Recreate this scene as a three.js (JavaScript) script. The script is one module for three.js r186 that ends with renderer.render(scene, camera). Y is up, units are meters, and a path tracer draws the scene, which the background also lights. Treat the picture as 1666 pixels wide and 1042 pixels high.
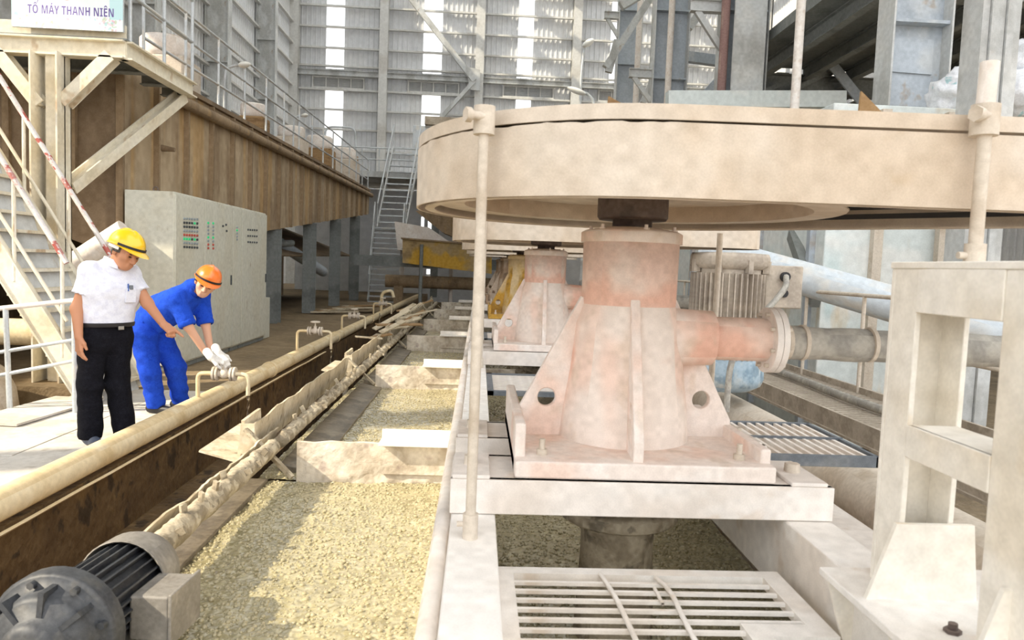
import * as THREE from 'three';
import { mergeGeometries, mergeVertices, toCreasedNormals } from 'three/addons/utils/BufferGeometryUtils.js';
import { RoundedBoxGeometry } from 'three/addons/geometries/RoundedBoxGeometry.js';
import { MarchingCubes } from 'three/addons/objects/MarchingCubes.js';
import { ImprovedNoise } from 'three/addons/math/ImprovedNoise.js';

// ---------------------------------------------------------------- camera, sky, sun, exposure
const scene = new THREE.Scene();
const IMG_W = 1666, IMG_H = 1042, FOCAL = 1200;
const camera = new THREE.PerspectiveCamera(2 * Math.atan(IMG_H / 2 / FOCAL) * 180 / Math.PI, IMG_W / IMG_H, 0.05, 300);
camera.position.set(0, 1.5, 0);
camera.rotation.order = 'YXZ';
camera.rotation.set(-0.0724, -0.047, 0.038);
camera.focus = 6.0; camera.userData.fStop = 5.6;
scene.add(camera); camera.updateMatrixWorld(true);
scene.background = new THREE.Color(0.96, 0.98, 1.0);
scene.backgroundIntensity = 1.18;
const sun = new THREE.DirectionalLight(new THREE.Color(1.0, 0.89, 0.7), 3.7);
sun.position.set(-30, 24.0, 9); sun.target.position.set(0, 0, -3);
sun.castShadow = true; sun.shadow.radius = 1.6; sun.shadow.mapSize.set(4096, 4096);
Object.assign(sun.shadow.camera, { left: -25, right: 25, top: 25, bottom: -25, near: 1, far: 120 });
scene.add(sun, sun.target);
const renderer = new THREE.WebGLRenderer({ antialias: true });
renderer.shadowMap.enabled = true;
renderer.toneMapping = THREE.LinearToneMapping;
renderer.toneMappingExposure = 2.0;

// ---------------------------------------------------------------- pixel -> point on a known plane
const V = (x, y, z) => new THREE.Vector3(x, y, z);
function ray(px, py) { return V((px - IMG_W / 2) / FOCAL, -(py - IMG_H / 2) / FOCAL, -1).applyQuaternion(camera.quaternion); }
function onAxis(px, py, axis, v) { const r = ray(px, py), t = (v - camera.position[axis]) / r[axis]; return camera.position.clone().addScaledVector(r, t); }
const onY = (px, py, y) => onAxis(px, py, 'y', y), onX = (px, py, x) => onAxis(px, py, 'x', x), onZ = (px, py, z) => onAxis(px, py, 'z', z);

// ---------------------------------------------------------------- random numbers and textures
let seedState = 12345;
function rnd(a = 0, b = 1) { seedState = (seedState * 1664525 + 1013904223) >>> 0; return a + (b - a) * seedState / 4294967296; }
function hash2(x, y, s) { let h = (x * 374761393 + y * 668265263 + s * 1442695041) | 0; h = Math.imul(h ^ (h >>> 13), 1274126177); return ((h ^ (h >>> 16)) >>> 0) / 4294967296; }
function tileNoise(u, v, fx, fy, s) {
  const x = u * fx, y = v * fy, ix = Math.floor(x), iy = Math.floor(y), a = x - ix, b = y - iy, p = a * a * (3 - 2 * a), q = b * b * (3 - 2 * b);
  const g = (i, j) => hash2(((i % fx) + fx) % fx, ((j % fy) + fy) % fy, s);
  return (g(ix, iy) * (1 - p) + g(ix + 1, iy) * p) * (1 - q) + (g(ix, iy + 1) * (1 - p) + g(ix + 1, iy + 1) * p) * q;
}
function fbm(u, v, fx, fy, s, oct = 4) { let t = 0, a = 0.5, n = 0; for (let i = 0; i < oct; i++) { t += a * tileNoise(u, v, fx << i, fy << i, s + i * 17); n += a; a *= 0.55; } return t / n; }
const sstep = (a, b, x) => { const t = Math.min(1, Math.max(0, (x - a) / (b - a))); return t * t * (3 - 2 * t); };
let texSeed = 3;
// layers: [sRGB colour, frequency x, frequency y, threshold low, threshold high, strength]
function dataTexture(arr, size, srgb) { const t = new THREE.DataTexture(arr, size, size); t.wrapS = t.wrapT = THREE.RepeatWrapping; t.magFilter = THREE.LinearFilter; t.minFilter = THREE.LinearMipmapLinearFilter; t.generateMipmaps = true; if (srgb) t.colorSpace = THREE.SRGBColorSpace; t.needsUpdate = true; return t; }
function surfaceTexture(base, layers, { size = 256, grain = 10 } = {}) {
  const d = new Uint8Array(size * size * 4), s0 = (texSeed += 101);
  for (let j = 0; j < size; j++) for (let i = 0; i < size; i++) {
    const u = i / size, v = j / size, c = [...base];
    layers.forEach(([col, fx, fy, lo, hi, k], n) => { const m = k * sstep(lo, hi, fbm(u, v, fx, fy, s0 + n * 31)); for (let q = 0; q < 3; q++) c[q] += (col[q] - c[q]) * m; });
    const g = (hash2(i, j, s0) - 0.5) * grain + (tileNoise(u, v, 48, 48, s0 + 7) - 0.5) * grain * 1.6, o = (j * size + i) * 4;
    for (let q = 0; q < 3; q++) d[o + q] = Math.max(0, Math.min(255, c[q] + g));
    d[o + 3] = 255;
  }
  return dataTexture(d, size, true);
}
// one relief texture of fine and coarse grain, shared by all matte surfaces (tile 0.8 m)
const relief = (() => { const size = 512, b = new Uint8Array(size * size * 4); for (let j = 0; j < size; j++) for (let i = 0; i < size; i++) { const o = (j * size + i) * 4, h = Math.max(0, Math.min(255, (0.5 + (fbm(i / size, j / size, 10, 10, 5, 5) - 0.5) * 1.5) * 255)); b[o] = b[o + 1] = b[o + 2] = h; b[o + 3] = 255; } const t = dataTexture(b, size, false); t.repeat.set(1.25, 1.25); return t; })();
// a matte surface: colour variation of the matter itself (dust cakes, rust, old paint), tile in metres
function surface(base, layers, { tile = 1.5, rough = 0.85, metal = 0, bump = 0.002, grain = 10, size = 256, ...rest } = {}) {
  const map = surfaceTexture(base, layers, { grain, size });
  map.repeat.set(1 / tile, 1 / tile);
  return new THREE.MeshPhysicalMaterial({ map, bumpMap: relief, bumpScale: bump, roughness: rough, metalness: metal, ...rest });
}
const plain = (hex, rough = 0.7, rest = {}) => new THREE.MeshPhysicalMaterial({ color: hex, roughness: rough, ...rest });

const M = {
  dust: surface([228, 219, 210], [[[212, 198, 184], 3, 3, 0.48, 0.72, 0.5], [[238, 233, 227], 5, 5, 0.5, 0.75, 0.6], [[196, 174, 152], 9, 9, 0.66, 0.82, 0.35]], { tile: 1.1, size: 512 }),
  dustGuard: surface([208, 193, 175], [[[190, 170, 146], 2, 4, 0.42, 0.7, 0.55], [[220, 211, 199], 4, 3, 0.5, 0.75, 0.5], [[190, 162, 126], 8, 10, 0.66, 0.85, 0.3]], { tile: 1.4, size: 512, bump: 0.003 }),
  dustWhite: surface([232, 226, 218], [[[214, 200, 184], 3, 3, 0.5, 0.75, 0.5], [[240, 237, 232], 6, 6, 0.5, 0.7, 0.5], [[186, 158, 128], 7, 6, 0.7, 0.85, 0.35]], { tile: 1.2, size: 512 }),
  pink: surface([232, 204, 188], [[[232, 222, 212], 3, 2, 0.4, 0.6, 0.8], [[224, 166, 142], 4, 3, 0.56, 0.76, 0.6], [[204, 182, 160], 9, 8, 0.62, 0.8, 0.4]], { tile: 0.9, size: 512, bump: 0.003 }),
  salmon: surface([230, 200, 184], [[[232, 218, 206], 4, 3, 0.44, 0.66, 0.7], [[224, 168, 144], 3, 4, 0.55, 0.76, 0.6], [[190, 160, 138], 9, 8, 0.64, 0.8, 0.4]], { tile: 0.8, bump: 0.003 }),
  pinkPale: surface([233, 220, 210], [[[228, 190, 170], 3, 3, 0.54, 0.74, 0.5], [[238, 231, 224], 5, 5, 0.48, 0.7, 0.6], [[204, 184, 164], 8, 9, 0.66, 0.82, 0.4]], { tile: 0.9, bump: 0.003 }),
  yellowPed: surface([196, 152, 62], [[[214, 196, 166], 3, 2, 0.4, 0.6, 0.8], [[120, 92, 54], 6, 6, 0.6, 0.8, 0.5]], { tile: 0.9 }),
  brownPed: surface([158, 132, 108], [[[206, 192, 174], 3, 3, 0.42, 0.62, 0.7], [[96, 78, 62], 6, 6, 0.6, 0.8, 0.5]], { tile: 0.9 }),
  hub: surface([92, 78, 72], [[[150, 134, 120], 4, 3, 0.5, 0.75, 0.6], [[56, 46, 42], 6, 6, 0.6, 0.8, 0.5]], { tile: 0.5, rough: 0.6 }),
  dustTrim: surface([206, 194, 178], [[[176, 158, 136], 5, 5, 0.5, 0.75, 0.5]], { tile: 0.6 }),
  motor: surface([172, 160, 146], [[[205, 192, 174], 4, 4, 0.45, 0.7, 0.6], [[120, 110, 102], 7, 7, 0.6, 0.8, 0.5]], { tile: 0.7 }),
  motorBlue: surface([160, 178, 190], [[[204, 200, 190], 4, 3, 0.48, 0.7, 0.75], [[84, 112, 132], 7, 6, 0.62, 0.8, 0.5]], { tile: 0.7 }),
  gearDark: surface([58, 60, 64], [[[92, 88, 82], 5, 5, 0.5, 0.75, 0.6], [[36, 38, 46], 4, 4, 0.55, 0.8, 0.5]], { tile: 0.4, rough: 0.55 }),
  motorGrey: surface([128, 123, 116], [[[158, 151, 141], 5, 5, 0.5, 0.75, 0.6], [[110, 102, 94], 7, 7, 0.6, 0.8, 0.4]], { tile: 0.5, rough: 0.6 }),
  steel: surface([196, 198, 197], [[[150, 148, 142], 4, 2, 0.55, 0.78, 0.5], [[206, 204, 198], 3, 5, 0.5, 0.75, 0.5], [[140, 112, 84], 9, 7, 0.7, 0.86, 0.4]], { tile: 2.2 }),
  steelBlue: surface([178, 186, 194], [[[146, 152, 158], 3, 2, 0.5, 0.78, 0.5], [[206, 206, 202], 4, 4, 0.5, 0.75, 0.5], [[150, 120, 92], 9, 9, 0.72, 0.88, 0.4]], { tile: 2.2 }),
  cream: surface([222, 214, 194], [[[198, 182, 150], 3, 4, 0.5, 0.78, 0.5], [[150, 112, 74], 8, 6, 0.7, 0.86, 0.5], [[232, 228, 216], 4, 4, 0.5, 0.75, 0.5]], { tile: 1.6 }),
  stand: surface([238, 232, 220], [[[222, 208, 184], 3, 4, 0.52, 0.78, 0.5], [[196, 162, 118], 6, 6, 0.7, 0.86, 0.4], [[243, 240, 234], 4, 4, 0.5, 0.75, 0.5]], { tile: 1.4 }),
  galv: surface([196, 200, 202], [[[160, 160, 158], 6, 3, 0.52, 0.76, 0.5], [[216, 206, 190], 4, 4, 0.55, 0.78, 0.5]], { tile: 0.8, rough: 0.5, metal: 0.25 }),
  railRed: surface([214, 208, 204], [[[168, 66, 54], 5, 9, 0.6, 0.68, 0.85], [[190, 182, 176], 6, 4, 0.5, 0.7, 0.5]], { tile: 0.7, rough: 0.55 }),
  tank: surface([166, 146, 118], [[[132, 110, 84], 14, 2, 0.45, 0.7, 0.8], [[190, 168, 138], 8, 2, 0.52, 0.75, 0.7], [[190, 150, 92], 10, 1, 0.66, 0.82, 0.5], [[100, 80, 60], 18, 2, 0.66, 0.84, 0.5]], { tile: 4, size: 512, bump: 0.004 }),
  tankRib: surface([146, 124, 96], [[[116, 96, 72], 10, 2, 0.45, 0.7, 0.7], [[170, 138, 92], 8, 2, 0.55, 0.75, 0.6]], { tile: 2 }),
  tankDark: surface([128, 108, 84], [[[100, 82, 62], 8, 3, 0.45, 0.72, 0.7], [[160, 132, 96], 6, 2, 0.6, 0.8, 0.5]], { tile: 3 }),
  launder: surface([104, 82, 53], [[[84, 64, 40], 4, 5, 0.42, 0.7, 0.7], [[58, 46, 32], 14, 10, 0.6, 0.7, 0.85], [[150, 122, 78], 6, 6, 0.6, 0.8, 0.5]], { tile: 1.3, size: 512, bump: 0.012, rough: 0.7 }),
  pipeCream: surface([226, 208, 172], [[[204, 178, 132], 6, 2, 0.45, 0.72, 0.6], [[236, 226, 204], 4, 4, 0.5, 0.75, 0.5]], { tile: 1.2 }),
  mud: surface([172, 160, 138], [[[128, 116, 96], 6, 6, 0.45, 0.68, 0.7], [[198, 188, 166], 9, 9, 0.55, 0.75, 0.6], [[92, 84, 70], 12, 12, 0.64, 0.8, 0.6]], { tile: 0.5, bump: 0.012, rough: 0.75 }),
  mudPlate: surface([196, 182, 156], [[[152, 136, 110], 5, 5, 0.46, 0.7, 0.65], [[214, 204, 184], 7, 7, 0.52, 0.74, 0.6], [[110, 96, 76], 14, 10, 0.66, 0.82, 0.5]], { tile: 0.8, size: 512, bump: 0.006 }),
  wetPlank: surface([116, 106, 90], [[[84, 76, 64], 5, 5, 0.45, 0.7, 0.6], [[150, 140, 120], 8, 8, 0.6, 0.78, 0.5]], { tile: 0.7, rough: 0.45, bump: 0.004 }),
  partition: surface([206, 196, 180], [[[162, 148, 130], 6, 5, 0.46, 0.7, 0.7], [[126, 104, 100], 5, 7, 0.62, 0.78, 0.6], [[220, 214, 202], 8, 8, 0.55, 0.75, 0.5]], { tile: 0.9, bump: 0.008 }),
  froth: surface([170, 161, 127], [[[134, 125, 92], 10, 10, 0.45, 0.7, 0.5], [[190, 182, 152], 22, 22, 0.52, 0.72, 0.5], [[112, 101, 68], 40, 40, 0.66, 0.8, 0.55]], { tile: 0.9, size: 512, bump: 0.006, rough: 0.25, clearcoat: 0.7, clearcoatRoughness: 0.1, grain: 16 }),
  bubble: plain(0xa89e7c, 0.08, { clearcoat: 1, clearcoatRoughness: 0.03 }),
  cabinet: surface([202, 200, 186], [[[196, 190, 170], 4, 3, 0.5, 0.76, 0.5], [[150, 136, 112], 12, 8, 0.74, 0.86, 0.5]], { tile: 1.8, rough: 0.6, bump: 0.0005 }),
  floorPlate: surface([206, 200, 190], [[[186, 176, 162], 3, 3, 0.45, 0.7, 0.6], [[218, 214, 206], 6, 6, 0.5, 0.72, 0.5], [[150, 138, 122], 10, 10, 0.72, 0.86, 0.4]], { tile: 1.6 }),
  floorDirt: surface([126, 107, 79], [[[98, 82, 58], 3, 3, 0.45, 0.7, 0.6], [[150, 130, 100], 6, 6, 0.52, 0.74, 0.5]], { tile: 2.5, bump: 0.01 }),
  darkGround: surface([132, 116, 92], [[[104, 90, 70], 4, 4, 0.45, 0.7, 0.6], [[156, 138, 110], 8, 8, 0.58, 0.78, 0.5]], { tile: 2, bump: 0.02 }),
  concrete: surface([162, 150, 132], [[[128, 116, 98], 4, 4, 0.46, 0.7, 0.6], [[188, 178, 160], 6, 6, 0.54, 0.75, 0.5]], { tile: 1.2, bump: 0.008 }),
  clad: surface([214, 215, 216], [[[196, 196, 196], 6, 2, 0.48, 0.75, 0.5], [[224, 222, 218], 4, 3, 0.52, 0.75, 0.5]], { tile: 8, rough: 0.55, bump: 0.0005 }),
  girt: surface([206, 205, 200], [[[180, 174, 164], 4, 4, 0.5, 0.76, 0.5]], { tile: 4 }),
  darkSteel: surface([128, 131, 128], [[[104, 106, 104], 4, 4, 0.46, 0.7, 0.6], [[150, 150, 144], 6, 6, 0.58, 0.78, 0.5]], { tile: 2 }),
  cyan: surface([212, 219, 217], [[[226, 226, 221], 3, 5, 0.45, 0.7, 0.8], [[176, 200, 202], 5, 2, 0.58, 0.8, 0.6], [[196, 172, 136], 9, 3, 0.7, 0.85, 0.5]], { tile: 3 }),
  pipeBlue: surface([204, 212, 218], [[[220, 214, 204], 4, 4, 0.44, 0.66, 0.75], [[150, 170, 184], 6, 5, 0.62, 0.8, 0.5]], { tile: 1.6 }),
  gratingDark: surface([104, 110, 116], [[[140, 140, 138], 6, 6, 0.5, 0.75, 0.5], [[80, 86, 94], 7, 7, 0.6, 0.8, 0.5]], { tile: 0.8, rough: 0.55 }),
  walkBar: surface([186, 174, 158], [[[150, 138, 122], 5, 5, 0.5, 0.75, 0.6]], { tile: 0.8 }),
  hose: surface([150, 146, 138], [[[190, 184, 172], 5, 5, 0.46, 0.7, 0.6], [[112, 110, 106], 6, 8, 0.6, 0.8, 0.5]], { tile: 0.5 }),
  rubber: plain(0x2b2a2c, 0.65),
  yellow: surface([176, 150, 104], [[[206, 158, 48], 2, 2, 0.5, 0.62, 0.8], [[150, 134, 110], 4, 4, 0.5, 0.66, 0.7], [[110, 90, 62], 6, 6, 0.64, 0.8, 0.5]], { tile: 2.6 }),
  wood: surface([150, 120, 82], [[[112, 84, 54], 2, 20, 0.45, 0.7, 0.6], [[176, 150, 112], 3, 24, 0.58, 0.78, 0.5]], { tile: 0.8 }),
  bag: surface([232, 234, 238], [[[206, 208, 216], 6, 6, 0.5, 0.72, 0.5], [[150, 196, 200], 4, 4, 0.72, 0.78, 0.7]], { tile: 0.8, rough: 0.5, bump: 0.01 }),
  lampHead: plain(0xe6e4dc, 0.4),
  redBrown: surface([142, 112, 106], [[[176, 152, 138], 3, 3, 0.5, 0.74, 0.6]], { tile: 1 }),
};
M.glow = new THREE.MeshPhysicalMaterial({ color: 0xf4f6f4, roughness: 0.9, transmission: 0.75, thickness: 0, side: THREE.DoubleSide });
M.clearSheet = new THREE.MeshPhysicalMaterial({ color: 0xffffff, roughness: 0.2, transmission: 1, thickness: 0 });
M.stripSheet = new THREE.MeshPhysicalMaterial({ color: 0xffffff, roughness: 0.45, transmission: 1, thickness: 0 });
M.water = new THREE.MeshPhysicalMaterial({ color: 0xffffff, roughness: 0.05, transmission: 1, thickness: 0.01, ior: 1.33 });

// ---------------------------------------------------------------- geometry helpers (all in world coordinates)
function boxUV(g) {
  if (g.index) g = g.toNonIndexed();
  const p = g.attributes.position, uv = new Float32Array(p.count * 2), a = V(), b = V(), c = V();
  for (let i = 0; i < p.count; i += 3) {
    a.fromBufferAttribute(p, i); b.fromBufferAttribute(p, i + 1); c.fromBufferAttribute(p, i + 2);
    const n = b.clone().sub(a).cross(c.clone().sub(a)), ax = Math.abs(n.x), ay = Math.abs(n.y), az = Math.abs(n.z);
    [a, b, c].forEach((q, k) => { const [u, v] = ax >= ay && ax >= az ? [q.z, q.y] : ay >= az ? [q.x, q.z] : [q.x, q.y]; uv[(i + k) * 2] = u; uv[(i + k) * 2 + 1] = v; });
  }
  g.setAttribute('uv', new THREE.BufferAttribute(uv, 2));
  return g;
}
const clean = (g) => { g = g.index ? g.toNonIndexed() : g; for (const k of Object.keys(g.attributes)) if (!['position', 'normal'].includes(k)) g.deleteAttribute(k); if (!g.attributes.normal) g.computeVertexNormals(); return g; };
function merge(list) { const gs = [].concat(list).map(clean); return boxUV(gs.length > 1 ? mergeGeometries(gs) : gs[0]); }
function box(x0, x1, y0, y1, z0, z1, bevel = 0) {
  const w = Math.abs(x1 - x0), h = Math.abs(y1 - y0), d = Math.abs(z1 - z0);
  const g = bevel ? new RoundedBoxGeometry(w, h, d, 1, Math.min(bevel, w / 2.2, h / 2.2, d / 2.2)) : new THREE.BoxGeometry(w, h, d);
  return g.translate((x0 + x1) / 2, (y0 + y1) / 2, (z0 + z1) / 2);
}
// a bar from p to q: w is its breadth across, h its depth along the direction nearest to "up"
function place(g, p, q, up) {
  const d = q.clone().sub(p).normalize(), r = d.clone().cross(up).normalize(); if (r.lengthSq() < 0.5) r.set(1, 0, 0).cross(d).normalize();
  const u = r.clone().cross(d);
  return g.applyMatrix4(new THREE.Matrix4().makeBasis(r, u, d.clone().negate()).setPosition(p.clone().add(q).multiplyScalar(0.5)));
}
const UP = V(0, 1, 0), FWD = V(0, 0, 1);
const bar = (p, q, w, h, up = UP, bevel = 0) => place(bevel ? new RoundedBoxGeometry(w, h, p.distanceTo(q), 1, bevel) : new THREE.BoxGeometry(w, h, p.distanceTo(q)), p, q, up);
function cyl(p, q, r, r2 = r, seg = 14, open = false) { const g = new THREE.CylinderGeometry(r2, r, p.distanceTo(q), seg, 1, open); const d = q.clone().sub(p).normalize(); return g.applyQuaternion(new THREE.Quaternion().setFromUnitVectors(UP, d)).translate((p.x + q.x) / 2, (p.y + q.y) / 2, (p.z + q.z) / 2); }
function tube(pts, r, seg = 8, per = 6, smooth = true) {
  let c; if (smooth) c = new THREE.CatmullRomCurve3(pts, false, 'centripetal'); else { c = new THREE.CurvePath(); for (let i = 0; i + 1 < pts.length; i++) c.add(new THREE.LineCurve3(pts[i], pts[i + 1])); }
  return new THREE.TubeGeometry(c, Math.max(2, (pts.length - 1) * per), r, seg);
}
// a pipe run with rounded elbows
function bent(pts, r, rad = 0.08, seg = 10) {
  const out = [pts[0]];
  for (let i = 1; i + 1 < pts.length; i++) { const a = pts[i - 1], b = pts[i], c = pts[i + 1], e = Math.min(rad, a.distanceTo(b) / 2.1, b.distanceTo(c) / 2.1), s = b.clone().addScaledVector(a.clone().sub(b).normalize(), e), t = b.clone().addScaledVector(c.clone().sub(b).normalize(), e); for (let k = 0; k <= 4; k++) { const m = k / 4; out.push(s.clone().multiplyScalar((1 - m) ** 2).addScaledVector(b, 2 * m * (1 - m)).addScaledVector(t, m * m)); } }
  out.push(pts[pts.length - 1]);
  const c = new THREE.CurvePath(); for (let i = 0; i + 1 < out.length; i++) c.add(new THREE.LineCurve3(out[i], out[i + 1]));
  const g = new PolyTube(out, r, seg); return g;
}
class PolyTube extends THREE.BufferGeometry {
  constructor(pts, r, seg = 10) {
    super(); const n = pts.length, pos = [], idx = []; let ref = null;
    for (let i = 0; i < n; i++) {
      const d = pts[Math.min(n - 1, i + 1)].clone().sub(pts[Math.max(0, i - 1)]).normalize();
      if (!ref) { ref = Math.abs(d.y) > 0.9 ? V(1, 0, 0) : V(0, 1, 0); }
      ref = ref.clone().addScaledVector(d, -ref.dot(d)).normalize(); const s = d.clone().cross(ref), rr = typeof r === 'function' ? r(i / (n - 1)) : r;
      for (let k = 0; k < seg; k++) { const a = k / seg * 2 * Math.PI, p = pts[i].clone().addScaledVector(ref, rr * Math.cos(a)).addScaledVector(s, rr * Math.sin(a)); pos.push(p.x, p.y, p.z); }
    }
    for (let i = 0; i + 1 < n; i++) for (let k = 0; k < seg; k++) { const a = i * seg + k, b = i * seg + (k + 1) % seg; idx.push(a, b, a + seg, b, b + seg, a + seg); }
    const c0 = pos.length / 3; pos.push(...pts[0].toArray()); const c1 = c0 + 1; pos.push(...pts[n - 1].toArray());
    for (let k = 0; k < seg; k++) { idx.push(c0, (k + 1) % seg, k); idx.push(c1, (n - 1) * seg + k, (n - 1) * seg + (k + 1) % seg); }
    this.setAttribute('position', new THREE.Float32BufferAttribute(pos, 3)); this.setIndex(idx); this.computeVertexNormals();
  }
}
// a flat plate: outline points in world space (in one plane), thickness t along the plane's normal n
function plate(pts, n, t) {
  const o = pts[0], e1 = pts[1].clone().sub(o).normalize(); n = n.clone().normalize(); const e2 = n.clone().cross(e1);
  const s = new THREE.Shape(pts.map((p) => { const d = p.clone().sub(o); return new THREE.Vector2(d.dot(e1), d.dot(e2)); }));
  return new THREE.ExtrudeGeometry(s, { depth: t, bevelEnabled: false }).translate(0, 0, -t / 2).applyMatrix4(new THREE.Matrix4().makeBasis(e1, e2, n).setPosition(o));
}
// rolled I-section from p to q: h = depth of the section (along up), b = flange breadth
function ibeam(p, q, h, b, t = 0.02, up = UP) {
  const L = p.distanceTo(q), g = [new THREE.BoxGeometry(t, h - 2 * t, L), new THREE.BoxGeometry(b, t, L).translate(0, h / 2 - t / 2, 0), new THREE.BoxGeometry(b, t, L).translate(0, -h / 2 + t / 2, 0)];
  return place(mergeGeometries(g.map(clean)), p, q, up);
}
function lathe(profile, at, seg = 36) { return new THREE.LatheGeometry(profile.map(([r, y]) => new THREE.Vector2(Math.max(r, 0.0001), y)), seg).translate(at.x, at.y, at.z); }
const hexBolt = (at, r = 0.014, h = 0.03) => mergeGeometries([new THREE.CylinderGeometry(r * 1.5, r * 1.5, h * 0.55, 6).translate(at.x, at.y + h * 0.27, at.z), new THREE.CylinderGeometry(r * 0.8, r * 0.8, h * 1.5, 8).translate(at.x, at.y + h * 0.75, at.z)].map(clean));

// ---------------------------------------------------------------- things and parts
const taken = new Map();
function numbered(n) { const k = taken.get(n) ?? 0; taken.set(n, k + 1); return k ? n + '_' + String(k).padStart(3, '0') : n; }
function tag(o, label, category, group, kind) { o.userData.label = label; if (category) o.userData.category = category; if (group) o.userData.group = group; if (kind) o.userData.kind = kind; return o; }
function thing(name, label, category, at = V(0, 0, 0), group, kind) { const o = new THREE.Group(); o.name = numbered(name); o.position.copy(at); scene.add(o); return tag(o, label, category, group, kind); }
const worldAt = (o) => { const p = V(); for (let q = o; q && q !== scene; q = q.parent) p.add(q.position); return p; };
// one part: geometries in world coordinates, moved into the frame of its (unturned) parent
function part(name, geos, m, parent, label) {
  const g = merge(geos), w = worldAt(parent); g.translate(-w.x, -w.y, -w.z);
  const o = new THREE.Mesh(g, m); o.name = name; o.castShadow = o.receiveShadow = true; parent.add(o); if (label) o.userData.label = label; return o;
}
// a thing that is one mesh, its origin at the base of its geometry
function solid(name, geos, m, label, category, group, kind) {
  const g = merge(geos); g.computeBoundingBox(); const b = g.boundingBox, at = V((b.min.x + b.max.x) / 2, b.min.y, (b.min.z + b.max.z) / 2); g.translate(-at.x, -at.y, -at.z);
  const o = new THREE.Mesh(g, m); o.name = numbered(name); o.position.copy(at); o.castShadow = o.receiveShadow = true; scene.add(o); return tag(o, label, category, group, kind);
}
const setting = (name, geos, m, label) => solid(name, geos, m, label, 'building', undefined, 'structure');
function copyOf(src, dx, dy, dz, label, group) { const c = src.clone(); c.name = numbered(src.name.replace(/_\d{3}$/, '')); c.userData = { ...src.userData }; c.position.add(V(dx, dy, dz)); scene.add(c); if (label) c.userData.label = label; if (group) c.userData.group = group; return c; }
const Y0 = 0, FROTH = 0.15, DECK = 0.85, LONG = 0.74, AX = 0.54, AZ = -2.63, PITCH = 3.4;

// ================================================================ THE SETTING
setting('ground', box(-60, 60, -1.2, -0.75, -70, 40), M.darkGround, 'brown muddy ground under the plant');
// plated walkway beside the launder, dirt floor behind it
{
  const f = thing('floor', 'dusty steel plate walkway beside the cream pipe', 'floor', V(-3.3, -0.08, -3), undefined, 'structure');
  part('slab', box(-4.15, -2.5, -0.3, -0.02, -8.2, 3), M.concrete, f);
  let z = 3;
  for (let i = 0; i < 8; i++) for (let j = 0; j < 2; j++) {
    const z0 = 3 - i * 1.4, x0 = j ? -3.32 : -4.15, x1 = j ? -2.5 : -3.326;
    part('plate', box(x0, x1, -0.02, rnd(-0.002, 0.002), z0 - 1.395, z0, 0.003), M.floorPlate, f);
  }
}
setting('floor_dirt', [box(-11.5, -2.5, -0.3, -0.005, -45, -8.2), box(-2.5, 12, -0.74, -0.4, -45, -27)], M.floorDirt, 'dusty brown dirt floor in front of the cabinets');

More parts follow.
